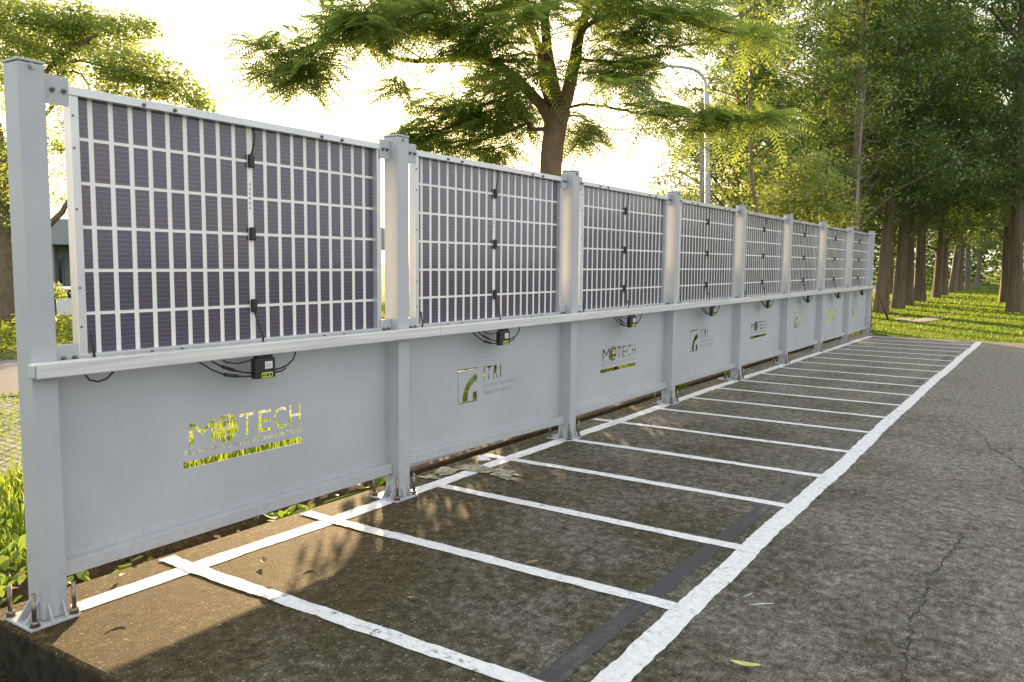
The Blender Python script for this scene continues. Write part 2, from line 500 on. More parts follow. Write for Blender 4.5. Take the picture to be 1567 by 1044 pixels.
strip((-.03, 8.0), (.10, 15.75), .10, .002, 'line', 'painted_edge_line')
strip((1.93, -.05), (1.905, 8.0), .105, .002, 'line', 'painted_boundary_line', .0035)
strip((1.905, 8.0), (1.955, 15.75), .105, .002, 'line', 'painted_boundary_line', .0035)
strip((1.765, -.05), (1.765, 13.2), .085, .002, 'dline', 'dark_painted_line', .006)
for i, y in enumerate(lx):
    x0 = -.25 if i in (0, 1, 3, 5, 9) else (-.02 if i < 12 else .06)
    over = .0 if i not in (2, 4, 8) else .03
    strip((x0, y+.004), (1.88+over+(.03 if i > 16 else 0), y-.016), .078, .004, 'line', 'painted_bay_line')
# spilled cream paint by the third line
def patch(name, cx, cy, rx, ry, rot, mat, z, seed):
    rr = random.Random(seed); n = 44; v = [(cx, cy, z)]
    ph = [rr.uniform(0, 6) for _ in range(5)]
    for i in range(n):
        t = 2*PI*i/n
        r = 1+.22*math.sin(3*t+ph[0])+.18*math.sin(5*t+ph[1])+.14*math.sin(9*t+ph[2])+.1*rr.uniform(-1, 1)
        x, y = rx*r*math.cos(t), ry*r*math.sin(t)
        v.append((cx+x*math.cos(rot)-y*math.sin(rot), cy+x*math.sin(rot)+y*math.cos(rot), z))
    b = MB(); b.add(v, [(0, i+1, (i+1) % n+1) for i in range(n)])
    return struct(obj(name, b, mat))
patch('paint_spill', .02, 2.86, .20, .075, .1, 'stain', .0056, 3)
patch('paint_spill', -.17, 2.73, .07, .17, -.1, 'stain', .0059, 5)
patch('paint_spill', .20, 2.80, .12, .055, -.5, 'stain', .0062, 8)
patch('paint_spill', -.17, 2.50, .06, .05, .3, 'stain', .0068, 12)
# cracks
def crack(pts, wd, seed):
    rr = random.Random(seed); v = []; q = []
    for (a, c) in zip(pts[:-1], pts[1:]):
        L = math.dist(a, c); n = max(2, int(L/.022))
        for i in range(n):
            t = i/n; q.append((a[0]+(c[0]-a[0])*t+rr.uniform(-.011, .011), a[1]+(c[1]-a[1])*t+rr.uniform(-.008, .008)))
    q.append(pts[-1])
    for i, (x, y) in enumerate(q):
        dx = q[min(i+1, len(q)-1)][0]-q[max(i-1, 0)][0]; dy = q[min(i+1, len(q)-1)][1]-q[max(i-1, 0)][1]
        L = math.hypot(dx, dy) or 1; ww = wd*rr.uniform(.25, 1.25)
        v += [(x-dy/L*ww, y+dx/L*ww, .0015), (x+dy/L*ww, y-dx/L*ww, .0015)]
    b = MB(); b.add(v, [(2*i, 2*i+1, 2*i+3, 2*i+2) for i in range(len(q)-1)])
    struct(obj('ground_crack', b, 'crack'))
crack([(2.72, .5), (2.72, 1.414), (2.711, 1.571), (2.704, 1.779), (2.677, 1.929), (2.705, 2.133), (2.693, 2.329), (2.686, 2.502), (2.708, 2.662), (2.726, 2.883), (2.741, 3.086), (2.75, 3.25)], .0038, 1)
rg_ = np.random.default_rng(90)
n = 420
px_ = rg_.uniform(-.25, 3.6, n); py_ = rg_.uniform(.0, 7.0, n)**1.0
b = MB()
for x, y in zip(px_, py_):
    r_ = float(rg_.uniform(.0018, .0048)); h_ = r_*.8
    a_ = rg_.uniform(0, 6)
    ring_ = [(x+r_*math.cos(a_+2*PI*i/5)*rg_.uniform(.7, 1.3), y+r_*math.sin(a_+2*PI*i/5)*rg_.uniform(.7, 1.3), 0.0) for i in range(5)]
    b.add(ring_+[(x+r_*.2, y, h_)], [(i, (i+1) % 5, 5) for i in range(5)])
tag(obj('grit', b, 'stone'), 'loose grit and tiny stones strewn over the concrete', 'grit', None, 'stuff')
for (a, c_, w_) in (((2.038, 1.671), (2.09, 1.843), .006), ((2.12, 1.72), (2.20, 1.79), .003)):
    strip(a, c_, w_, .0018, 'line', 'paint_scrape', .002)
crack([(2.2, 6.25), (2.327, 6.27), (2.557, 6.40), (2.674, 5.976), (2.725, 5.641), (2.864, 5.353), (2.956, 4.959), (3.0, 4.7)], .0045, 2)
crack([(2.557, 6.42), (2.908, 6.87), (3.4, 7.0)], .004, 4)

# ------------------------------------------------------------------ fence
SP = 2.014
DY = [.0287, .0034, -.0315, -.0365, -.0088, -.0068, .0006, .0123, .0148]
PY = [k*SP+DY[k] for k in range(9)]
PWD = .0935
fence = tag(empty('metal_fence', (0, 0, 0)), 'long pale grey steel fence with lettered sheets, carrying a row of solar panels', 'fence')
# --- post prototype (local origin: front near corner of the post at ground)
def bolt_mb(x, y, z, h, r=.0085, nut=.016):
    b = MB()
    b.tube([(x, y, z), (x, y, z+h)], r, 10)
    b.tube([(x, y, z+.001), (x, y, z+.004)], nut*1.25, 14)
    b.tube([(x, y, z+.005), (x, y, z+.022)], nut, 6)
    return b
def head_mb(x, y, z, stud=.016, k_=1.0):
    b = MB()
    b.tube([(x, y, z), (x+.003, y, z)], .0115*k_, 12)
    b.tube([(x+.003, y, z), (x+.003+.008*k_, y, z)], .0088*k_, 6)
    b.tube([(x+.003+.008*k_, y, z), (x+.003+.008*k_+stud, y, z)], .0045*k_, 8)
    return b
def make_post(first=False, last=False):
    b = MB(); b.box(-.104, 0, 0, PWD, .014, 2.052)
    po = obj('post', b, 'paint', fence, .004)
    b = MB(); b.box(-.107, .003, -.003, PWD+.003, 2.054, 2.064)
    obj('post_cap', b, 'paint', po, .003)
    obj('cap_screw', head_mb(.0005, PWD*.5, 2.040, .002), 'galv', po)
    b = MB(); b.box(-.172, .036, -.062, .122, .001, .013)
    obj('base_plate', b, 'paint', po, .003)
    for (y0) in (.018, .070):
        b = MB(); b.add([(.0005, y0, .0135), (.032, y0, .0135), (.0005, y0, .075), (.0005, y0+.006, .0135), (.032, y0+.006, .0135), (.0005, y0+.006, .075)],
                        [(0, 1, 2), (5, 4, 3), (0, 3, 4, 1), (1, 4, 5, 2), (2, 5, 3, 0)])
        obj('gusset', b, 'paint', po)
    for x0 in (-.085, -.03):
        for sy, yy in ((-1, -.0005), (1, PWD+.0005)):
            e = yy+sy*(.055 if sy < 0 else .026)
            b = MB(); b.add([(x0, yy, .0135), (x0, e, .0135), (x0, yy, .09), (x0+.006, yy, .0135), (x0+.006, e, .0135), (x0+.006, yy, .09)],
                            [(0, 1, 2), (5, 4, 3), (0, 3, 4, 1), (1, 4, 5, 2), (2, 5, 3, 0)])
            obj('gusset', b, 'paint', po)
    for (x, y, h) in ((.018, -.040, .125), (-.152, -.044, .12), (.016, .108, .125), (-.152, .108, .12)):
        obj('anchor_bolt', bolt_mb(x, y, .013, h), 'steel', po)
    for side in (0, 1):
        if (side == 0 and first) or (side == 1 and last): continue
        y0, y1 = ((-.088, -.001) if side == 0 else (PWD+.001, PWD+.100))
        for z0, z1 in ((1.925, 2.030), (.950, 1.040)):
            b = MB(); xx = -.052 if side == 0 else -.030
            b.box(xx-.008, xx, y0, y1, z0, z1)
            br = obj('bracket', b, 'paint', po, .002)
            ym = (y0+y1)/2
            for dy in (-.012, .030) if side == 1 else (-.022, .012):
                obj('bolt', head_mb(xx, ym+dy, (z0+z1)/2-(0 if z0 > 1.5 else .008), .012, .85), 'darkbolt', po)
    return po
p_first = make_post(first=True); p_first.location = (0, PY[0], 0)
p_mid = make_post(); p_mid.location = (0, PY[1], 0)
for i in range(2, 8): copy_tree(p_mid, fence, (0, PY[i], 0))
p_last = make_post(last=True); p_last.location = (0, PY[8], 0)
# --- long rail (channel) on the front of the posts
b = MB()
y0, y1 = .02, 16.27
joints = [y0, 2.33, 6.35, 10.4, 14.42, y1]
for a, c in zip(joints[:-1], joints[1:]):
    b.box(.001, .052, a+.001, c-.001, .928, .985)
rail = obj('rail', b, 'rail', fence, .005)
b = MB(); b.box(.005, .048, .012, .0195, .932, .981)
obj('end_cap', b, 'alu', rail, .006)
for yy in np.arange(.5, 16, .62):
    obj('rail_screw', head_mb(.0522, yy+.1, .934, .002), 'galv', rail) if False else None

# --- lettered sheets: real openings cut through sheet steel
GAP = SP-PWD
def text_splines(body, size, bold=0.0, spacing=1.0):
    cu = bpy.data.curves.new('lettering', 'FONT'); cu.body = body; cu.size = size; cu.offset = bold
    cu.space_character = spacing; cu.resolution_u = 3
    o = bpy.data.objects.new('lettering', cu); COL.objects.link(o)
    bpy.context.view_layer.update()
    for q in bpy.context.selected_objects: q.select_set(False)
    o.select_set(True); bpy.context.view_layer.objects.active = o
    bpy.ops.object.convert(target='CURVE')
    o = bpy.context.view_layer.objects.active
    out = []
    for s_ in o.data.splines:
        pts = []
        if s_.type == 'BEZIER':
            bp = s_.bezier_points; n = len(bp)
            for i in range(n):
                A, B = bp[i], bp[(i+1) % n]
                straight = (A.handle_right_type in ('VECTOR', 'FREE') and B.handle_left_type in ('VECTOR', 'FREE')
                            and abs((B.co-A.co).cross(A.handle_right-A.co).length) < 1e-7 and abs((B.co-A.co).cross(B.handle_left-B.co).length) < 1e-7)
                st = 1 if straight else 4
                for j in range(st):
                    t = j/st
                    q = A.co*(1-t)**3+A.handle_right*3*t*(1-t)**2+B.handle_left*3*t*t*(1-t)+B.co*t**3
                    pts.append((q.x, q.y))
        else:
            pts = [(q.co.x, q.co.y) for q in s_.points]
        out.append(pts)
    bpy.data.objects.remove(o, do_unlink=True)
    return out
def place(spl, u0, v0, width=None, height=None):
    X = [q[0] for s_ in spl for q in s_]; Y = [q[1] for s_ in spl for q in s_]
    sx = width/(max(X)-min(X)) if width else 1; sy = height/(max(Y)-min(Y)) if height else sx
    return [[(u0+(x-min(X))*sx, v0+(y-min(Y))*sy) for x, y in s_] for s_ in spl]
def rect(u0, u1, v0, v1): return [(u0, v0), (u1, v0), (u1, v1), (u0, v1)]
from mathutils.geometry import delaunay_2d_cdt
def inside(p, poly):
    x, y = p; c = False; n = len(poly); j = n-1
    for i in range(n):
        xi, yi = poly[i]; xj, yj = poly[j]
        if (yi > y) != (yj > y) and x < (xj-xi)*(y-yi)/(yj-yi)+xi: c = not c
        j = i
    return c
def sheet_mesh(name, holes, Z0, Z1, th=.0016):
    """steel sheet with real openings: (u, v) runs along the fence and up"""
    loops = [rect(0, GAP, Z0, Z1)]
    for h in holes:                        # drop doubled points
        q = []
        for p_ in h:
            if not q or math.dist(q[-1], p_) > 2e-4: q.append(p_)
        while len(q) > 2 and math.dist(q[0], q[-1]) < 2e-4: q.pop()
        if len(q) > 2: loops.append(q)
    P2 = []; Ed = []
    for lp in loops:
        o = len(P2); P2 += [Vector(q) for q in lp]; n = len(lp)
        Ed += [(o+i, o+(i+1) % n) for i in range(n)]
    vo, eo, fo, _, _, _ = delaunay_2d_cdt(P2, Ed, [], 0, 1e-7)
    boxes = [(min(q[0] for q in l), max(q[0] for q in l), min(q[1] for q in l), max(q[1] for q in l)) for l in loops[1:]]
    keep = []
    for f in fo:
        c = (sum(vo[i].x for i in f)/len(f), sum(vo[i].y for i in f)/len(f))
        k_ = sum(1 for l, bb in zip(loops[1:], boxes) if bb[0] <= c[0] <= bb[1] and bb[2] <= c[1] <= bb[3] and inside(c, l))
        if k_ % 2 == 0: keep.append(tuple(f))
    nv = len(vo)
    verts = [(th/2, q.x, q.y) for q in vo]+[(-th/2, q.x, q.y) for q in vo]
    cnt = {}
    for f in keep:
        for a_, c_ in zip(f, f[1:]+f[:1]): cnt.setdefault((min(a_, c_), max(a_, c_)), []).append((a_, c_))
    faces = list(keep)+[tuple(i+nv for i in f[::-1]) for f in keep]
    faces += [(e[0][1], e[0][0], e[0][0]+nv, e[0][1]+nv) for e in cnt.values() if len(e) == 1]
    me = bpy.data.meshes.new(name); me.from_pydata(verts, [], faces); me.update()
    me.materials.append(MAT['paint'])
    return me
ZS0, ZS1 = .135, .984
u0 = PY[0]+PWD
H1 = []
big = text_splines('M', 1, .03); H1 += place(big, .738-u0, .537, .138, .104)
# globe: disc cut as a lattice of cells between thin bars
gc, gr = (.938-u0, .588), .066
def disc_band(v0, v1, ul, ur, n=7):
    def hw(v): return math.sqrt(max(0, gr*gr-(v-gc[1])**2))
    L, Rr = [], []
    for i in range(n+1):
        v = v0+(v1-v0)*i/n; h = hw(v)
        a, c = max(-h, ul), min(h, ur)
        if c > a: L.append((gc[0]+a, v)); Rr.append((gc[0]+c, v))
    return L+Rr[::-1] if len(L) > 1 else None
bars = [-gr*.98, -.034, .0, .034, gr*.98]
for q0, q1 in zip(bars[:-1], bars[1:]):
    for e0, e1 in ((-gr, -.0015), (.0015, gr)):
        ring = disc_band(gc[1]+q0+.0015, gc[1]+q1-.0015, e0, e1)
        if ring and len(ring) > 5: H1.append(ring)
for ch, ua, ub in (('T', 1.012, 1.098), ('E', 1.122, 1.202), ('C', 1.215, 1.298), ('H', 1.318, 1.392)):
    H1 += place(text_splines(ch, 1, .03), ua-u0, .537, ub-ua, .104)
H1 += place(text_splines('Modern Technology for a Sustainable World', .04, .0014), .715-u0, .488, .68, .034)
H1.append(rect(.705-u0, 1.398-u0, .440, .470))
SHEET_A = sheet_mesh('sheet_panel', H1, ZS0, ZS1)
u1 = PY[1]+PWD
H2 = []
fu0, fu1, fv0, fv1 = 2.700-u1, 2.918-u1, .448, .675
H2.append(rect(fu0, fu1, fv1-.010, fv1)); H2.append(rect(fu0, fu1, fv0, fv0+.008))
H2.append(rect(fu0, fu0+.008, fv0+.012, fv1-.014)); H2.append(rect(fu1-.005, fu1, fv0+.205, fv1-.014))
# the bold curving stroke and the small square inside the frame
outer = [(fu0+.052+.166*(1-math.cos(t*PI/2)), fv0+.010+.172*math.sin(t*PI/2)) for t in np.linspace(0, 1, 14)]
inner = [(fu0+.108+.110*(1-math.cos(t*PI/2)), fv0+.010+.122*math.sin(t*PI/2)) for t in np.linspace(0, 1, 14)]
H2.append(outer+inner[::-1])
H2.append(rect(fu1-.052, fu1-.003, fv0+.010, fv0+.065))
for ch, ua, ub in (('I', 2.992, 3.006), ('T', 3.020, 3.090), ('R', 3.108, 3.165), ('I', 3.190, 3.206)):
    H2 += place(text_splines(ch, 1, .03)[:1], ua-u1, .572, ub-ua, .096)
H2 += place(text_splines('Industrial Technology', .04, .001), 2.992-u1, .522, .40, .030)
H2 += place(text_splines('Research Institute', .04, .001), 2.992-u1, .478, .335, .028)
SHEET_B = sheet_mesh('sheet_panel', H2, ZS0, ZS1)
BR = [(.140, .150), (.172, .126), (.158, .160), (.155, .150), (.150, .138), (.138, .134), (.140, .126), (.124, .122)]
BOTA = None
ordn2 = ['first', 'second', 'third', 'fourth', 'fifth', 'sixth', 'seventh', 'eighth', 'ninth']
ordn = ['first', 'second', 'third', 'fourth', 'fifth', 'sixth', 'seventh', 'eighth']
for i in range(8):
    ya, yb = PY[i]+PWD+.001, PY[i+1]-.001
    o = obj('sheet_panel', SHEET_A if i % 2 == 0 else SHEET_B, None, fence)
    o.location = (-.094, ya, 0); o.scale = (1, (yb-ya)/GAP, 1)
    o['label'] = ('grey sheet cut through with a company name, globe and slogan' if i % 2 == 0 else 'grey sheet cut through with a square emblem and institute lettering')
    za, zb = BR[i]
    b = MB(); h = .056
    L = yb-ya
    b.add([(-.046, ya, za), (-.046, yb, zb), (-.046, yb, zb+h), (-.046, ya, za+h), (-.092, ya, za), (-.092, yb, zb), (-.092, yb, zb+h), (-.092, ya, za+h)],
          [(0, 1, 2, 3), (7, 6, 5, 4), (3, 2, 6, 7), (0, 4, 5, 1), (0, 3, 7, 4), (1, 5, 6, 2)])
    obj('bottom_rail', b, 'paint', fence, .003)
# ------------------------------------------------------------------ solar panels
MW = 1.706                                   # module width along the fence
FZ0, FZ1 = .962, 2.006
FX0, FX1 = -.108, -.060
def make_module():
    t = empty('solar_panel', (0, 0, 0))
    b = MB(); fw = .033
    b.box(FX0, FX1, 0, fw, FZ0+.030, FZ1-.030)
    obj('frame_stile', b, 'alu', t, .002)
    b = MB(); b.box(FX0, FX1, MW-fw, MW, FZ0+.030, FZ1-.030)
    obj('frame_stile', b, 'alu', t, .002)
    b = MB(); b.box(FX0-.002, FX1+.006, -.012, MW+.012, FZ1-.032, FZ1+.001)
    obj('frame_top', b, 'alu', t, .002)
    b = MB(); b.box(FX0-.002, FX1+.006, -.012, MW+.012, FZ0, FZ0+.031)
    obj('frame_bottom', b, 'alu', t, .002)
    b = MB(); b.box(-.0965, -.0935, .002, MW-.002, FZ0+.004, FZ1-.004)
    obj('backing_sheet', b, 'backing', t)
    b = MB()
    px, pz, mid = .0832, .168, .0105
    ybase = .252-.240
    for c in range(20):
        ya = ybase+c*px+(mid if c >= 10 else 0)+.0105; yb = ya+px-.021
        for r in range(6):
            z0 = .981+r*pz+.0064; z1 = z0+pz-.0128
            b.add([(-.0925, ya, z0), (-.0925, yb, z0), (-.0925, yb, z1), (-.0925, ya, z1)], [(0, 1, 2, 3)])
    obj('solar_cells', b, 'cell', t)
    yc = ybase+10*px+mid/2
    for z in (1.822, 1.486, 1.150):
        b = MB(); b.box(-.092, -.072, yc-.0145, yc+.0145, z-.031, z+.031)
        obj('junction_box', b, 'plastic', t, .006)
    b = MB(); b.tube([(-.080, yc, 1.852), (-.072, yc+.010, 1.90), (-.070, yc+.014, 1.94), (-.076, yc+.006, 1.975)], .0038, 6)
    obj('cable', b, 'plastic', t)
    b = MB(); b.tube([(-.080, yc, 1.120), (-.068, yc+.012, 1.06), (-.055, yc+.026, 1.01), (-.048, yc+.022, .955)], .0042, 6)
    obj('cable', b, 'plastic', t)
    b = MB(); b.tube([(-.057, -.004+.05, 1.07), (-.052, .046, 1.03), (-.050, .052, .985), (-.050, .044, .94)], .0045, 6)
    obj('cable', b, 'plastic', t)
    b = MB()
    for z in np.arange(1.60, 1.72, .022): b.box(-.0934, -.0928, yc-.006, yc+.004, z, z+.012)
    obj('print_mark', b, 'wallmark', t)
    for y in (.30, .44, MW-.44, MW-.30):
        for z in (FZ1-.020, FZ0+.016):
            obj('clamp_bolt', head_mb(FX1+.006, y, z, .003, .75), 'darkbolt', t)
    for z in (1.90, 1.78, 1.55, 1.25, 1.10):
        obj('frame_screw', head_mb(FX1, .010, z, .001, .38), 'darkbolt', t)
    return t
MAT['wallmark'] = simple('grey_print', (.42, .44, .44), .6)
mod = make_module()
mlab = ['solar panel nearest the camera and largest in view, beside the first post',
        'second solar panel from the near end, left of the tree trunk',
        'third solar panel from the near end, just right of the tree trunk',
        'fourth solar panel from the near end, below the street lamp pole',
        'fifth solar panel from the near end of the fence',
        'sixth solar panel from the near end of the fence',
        'seventh solar panel, second last at the far end of the fence',
        'eighth solar panel, the last and smallest, beside the end post']
for i in range(8):
    o = mod if i == 0 else copy_tree(mod)
    cy = (PY[i]+PWD+PY[i+1])/2
    o.location = (0, (.240 if i == 0 else cy-MW/2+.035), 0)
    tag(o, mlab[i], 'solar panel', 'solar panels mounted along the fence')

# ------------------------------------------------------------------ micro inverters hanging under the rail
def make_inverter():
    t = empty('micro_inverter', (0, 0, 0))
    b = MB(); b.box(.006, .040, 0, .118, .818, .912)
    obj('case', b, 'plastic', t, .006)
    b = MB(); b.box(.010, .036, .012, .106, .913, .926)
    obj('hanger', b, 'plastic', t, .002)
    b = MB(); b.box(.0402, .0412, .055, .098, .862, .896)
    tg = obj('white_tag', b, 'tag_white', t)
    b = MB()
    for q in range(5): b.box(.0413, .0416, .060+.007*q, .063+.007*q, .866+.004*(q % 2), .890-.003*(q % 3))
    obj('tag_print', b, 'wallmark', tg)
    b = MB(); b.box(.0402, .0412, .036, .098, .822, .846)
    ty = obj('yellow_tag', b, 'tag_yellow', t)
    b = MB()
    for q, (a, c) in enumerate(((.040, .048), (.051, .056), (.062, .076), (.082, .094))): b.box(.0413, .0416, a, c, .827, .840)
    obj('tag_print', b, 'ink', ty)
    b = MB(); b.tube([(.022, .118, .850), (.026, .155, .853), (.028, .20, .866), (.030, .235, .892), (.030, .25, .926)], .0042, 6)
    b.tube([(.022, .118, .838), (.028, .16, .840), (.029, .19, .853)], .0042, 6)
    obj('cable', b, 'plastic', t)
    b = MB(); b.tube([(.022, 0, .846), (.022, -.05, .856), (.020, -.11, .872)], .0042, 6)
    b.tube([(.020, -.10, .870), (.018, -.16, .892)], .0080, 8)
    b.tube([(.018, -.16, .892), (.018, -.20, .912), (.02, -.22, .927)], .0042, 6)
    obj('lead', b, 'plastic', t)
    b = MB(); b.tube([(.026, 0, .834), (.030, -.06, .838), (.030, -.10, .845)], .0042, 6)
    b.tube([(.030, -.09, .843), (.028, -.16, .858)], .0080, 8)
    b.tube([(.028, -.16, .858), (.024, -.22, .885), (.020, -.28, .925)], .0042, 6)
    obj('lead', b, 'plastic', t)
    b = MB(); b.tube([(.038, 0, .918), (.044, -.04, .908), (.042, -.10, .902), (.03, -.15, .912), (.03, -.17, .926)], .0036, 6)
    obj('lead', b, 'plastic', t)
    return t
inv = make_inverter()
ilab = ['nearest black box with yellow tag hanging under the rail below the first solar panel', 'black box with tags hanging under the rail of the second bay',
        'black box with looping cable hanging under the rail of the third bay', 'black box hanging under the rail of the fourth bay from the near end',
        'black box hanging under the rail of the fifth bay from the near end', 'black box hanging under the rail of the sixth bay from the near end',
        'small black box under the rail of the second last bay', 'smallest black box under the rail of the last bay']
for i in range(8):
    o = inv if i == 0 else copy_tree(inv)
    o.location = (0, PY[i]+.955 if i else .990, 0)
    tag(o, ilab[i], 'inverter', 'black inverter boxes under the rail')
# near-end loop of black lead under the rail
b = MB(); b.tube([(.045, .20, .926), (.046, .215, .905), (.042, .25, .895), (.035, .29, .902), (.03, .32, .926)], .004, 6)
tag(obj('cable_loop', b, 'plastic'), 'short loop of black cable hanging under the near end of the rail', 'cable')
# black cable at the far end post
b = MB(); b.tube([(-.02, 16.30, .92), (-.01, 16.285, .5), (0, 16.29, .12), (.04, 16.28, .04), (.12, 16.22, -.0), (.2, 16.2, .01), (.30, 16.25, -.01), (.36, 16.35, -.03)], .012, 8)
tag(obj('end_cable', b, 'plastic'), 'black cable running down the last fence post into the grass', 'cable')

# ------------------------------------------------------------------ vegetation generators
def unit(v): return v/np.maximum(1e-9, np.linalg.norm(v, axis=-1, keepdims=True))
def leaves(P, size, rng, aspect=.5, updown=.35, outward=None, jitter=.4):
    """rhombic leaves at positions P"""
    n = len(P)
    d = rng.normal(size=(n, 3)); d[:, 2] *= updown
    if outward is not None: d += outward
    d = unit(d)
    up = rng.normal(size=(n, 3))*.6+np.array([0, 0, 1.0])
    s = unit(np.cross(d, up)); L = (size*(1+jitter*rng.uniform(-1, 1, n)))[:, None]
    W = L*aspect
    nrm = np.cross(s, d)
    v = np.stack([P, P+d*L*.5+s*W*.5+nrm*L*.06, P+d*L, P+d*L*.5-s*W*.5+nrm*L*.06], 1).reshape(-1, 3)
    q = np.arange(n*4).reshape(-1, 4)
    return v, q
def cloud_points(blobs, clusters, per, spread, rng, shell=.55):
    """blobs: (centre xyz, radii xyz, weight)"""
    wts = np.array([bb[2] for bb in blobs], float); wts /= wts.sum()
    P = []
    C = []
    for (c, r, _), wt in zip(blobs, wts):
        n = max(1, int(clusters*wt))
        d = unit(rng.normal(size=(n, 3))); rad = rng.uniform(shell**3, 1, n)**(1/3)
        cc = np.array(c)+d*rad[:, None]*np.array(r)
        C.append(cc)
    C = np.concatenate(C)
    sp_ = spread*rng.uniform(.6, 1.4, len(C))
    P = (C[:, None, :]+rng.normal(size=(len(C), per, 3))*sp_[:, None, None]*np.array([1, 1, .6])).reshape(-1, 3)
    return P, C

def limb(mb, pts, r0, r1, seg=8, wig=.0, rng=random):
    P = [Vector(map(float, q)) for q in pts]
    out = []
    for i in range(len(P)-1):                # Catmull-Rom smoothing
        a, b_, c, d = P[max(i-1, 0)], P[i], P[i+1], P[min(i+2, len(P)-1)]
        for j in range(4):
            t = j/4
            out.append(.5*((2*b_)+(c-a)*t+(2*a-5*b_+4*c-d)*t*t+(3*b_-a-3*c+d)*t**3))
    out.append(P[-1])
    n = len(out)
    if wig: out = [out[0]]+[q+Vector((rng.uniform(-wig, wig), rng.uniform(-wig, wig), rng.uniform(-wig, wig))) for q in out[1:]]
    mb.tube(out, [r0+(r1-r0)*i/(n-1) for i in range(n)], seg)
    return out

# ---------------------------------------------- main feathery tree
def fronds(centres, dirs, rng, L0=.50, npair=13, pinna=.12):
    V = []; Q = []; off = 0
    n = len(centres)
    for i in range(n):
        L = L0*rng.uniform(.7, 1.25)
        d = dirs[i]; side = unit(np.cross(d, np.array([0, 0, 1.0])+.25*rng.normal(size=3))); nrm = np.cross(side, d)
        ts = np.linspace(.12, 1, npair)
        droop = .34*rng.uniform(.2, 1.5)
        pts = centres[i]+d*(ts*L)[:, None]+np.array([0, 0, -1.0])*(droop*L*ts**2)[:, None]
        pl = pinna*np.sin(PI*(.14+.8*ts))**.7*rng.uniform(.8, 1.15)
        wv = .0125
        fw = d*.45
        for sgn in (1, -1):
            pd = side*sgn*.88+fw+np.array([0, 0, -.18])
            tip = pts+pd*pl[:, None]
            m_ = pts+pd*(pl*.5)[:, None]
            v = np.stack([pts, m_+d*wv, tip, m_-d*wv], 1).reshape(-1, 3)
            V.append(v); Q.append(np.arange(len(v)).reshape(-1, 4)+off); off += len(v)
        a = np.concatenate([[centres[i]], pts])
        s2 = side*.0035
        v = np.concatenate([a+s2, a-s2]); kk = len(a)
        q = np.stack([np.arange(kk-1), np.arange(1, kk), np.arange(1, kk)+kk, np.arange(kk-1)+kk], 1)+off
        V.append(v); Q.append(q); off += len(v)
    return np.concatenate(V), np.concatenate(Q)

D0 = 10.5
def T(px, py, dd=0.0): return at(px, py, D0+dd)
tree_base = np.array([-2.27, 7.467, -.09])
mt = tag(empty('feathery_tree', tuple(tree_base)), 'tree with forked brown trunk and feathery drooping leaves rising behind the second solar panel', 'tree', None)
def rel(p): return tuple(np.array(p)-tree_base)
b = MB()
limb(b, [rel(tree_base-np.array([0, 0, .1])), rel(T(841, 430)), rel(T(842, 300)), rel(T(844, 240)), rel(T(850, 195)), rel(T(856, 168))], .135, .150, 14)
obj('trunk', b, 'bark', mt)
limbs = [
    ([T(846, 200), T(834, 168), T(800, 130), T(760, 98), T(726, 86)], .085, .05),
    ([T(728, 87), T(690, 91), T(622, 93), T(590, 82), T(550, 60, -.3), T(480, 70, -.6), T(430, 85, -.8)], .04, .012),
    ([T(732, 90), T(722, 72), T(706, 40), T(688, -5), T(660, -60, .4), T(640, -130, .6)], .04, .02),
    ([T(620, 93), T(612, 108), T(600, 125)], .010, .006),
    ([T(650, 92), T(630, 80), T(612, 70)], .014, .008),
    ([T(850, 175), T(834, 135, .2), T(826, 80, .3), T(812, 40, .4), T(795, -10, .5), T(770, -100, .6), T(745, -190, .8)], .07, .025),
    ([T(856, 170), T(843, 110, -.1), T(836, 60, -.2), T(834, 0, -.3), T(840, -90, -.6), T(835, -200, -.8)], .085, .03),
    ([T(858, 175), T(870, 140, -.2), T(880, 90, -.3), T(886, 55, -.3), T(893, 35, -.3), T(906, -10, -.4), T(930, -100, -.5), T(960, -200, -.7)], .095, .03),
    ([T(890, 45, -.3), T(930, 25, -.5), T(1000, 20, -.8), T(1070, 40, -1.0), T(1130, 52, -1.2)], .035, .010),
    ([T(905, 0, -.4), T(960, -30, 0), T(1020, -10, .4), T(1090, 20, .8)], .035, .012),
    ([T(866, 165), T(900, 160, -.2), T(950, 168, -.5), T(985, 175, -.7), T(1050, 178, -.9), T(1120, 180, -1.0), T(1180, 176, -1.1)], .020, .007),
    ([T(846, 195), T(812, 198, .4), T(808, 188, .5), T(770, 205, .8), T(720, 218, 1.0), T(660, 235, 1.2)], .028, .010),
    ([T(800, 132), T(770, 150, .5), T(730, 165, .9), T(690, 195, 1.1), T(640, 205, 1.3), T(610, 220, 1.4)], .022, .008),
    ([T(860, 180), T(885, 178, .3), T(910, 190, .5)], .02, .008),
    ([T(722, 72), T(640, 40, -.8), T(560, 20, -1.2), T(480, 30, -1.5)], .025, .01),
    ([T(880, 90, -.3), T(935, 95, -.8), T(980, 90, -1.2), T(1000, 100, -1.3)], .022, .008),
]
for pts, r0, r1 in limbs:
    bb = MB(); limb(bb, [rel(q) for q in pts], r0, r1, 9, .006)
    obj('branch', bb, 'bark', mt)
rng = np.random.default_rng(5)
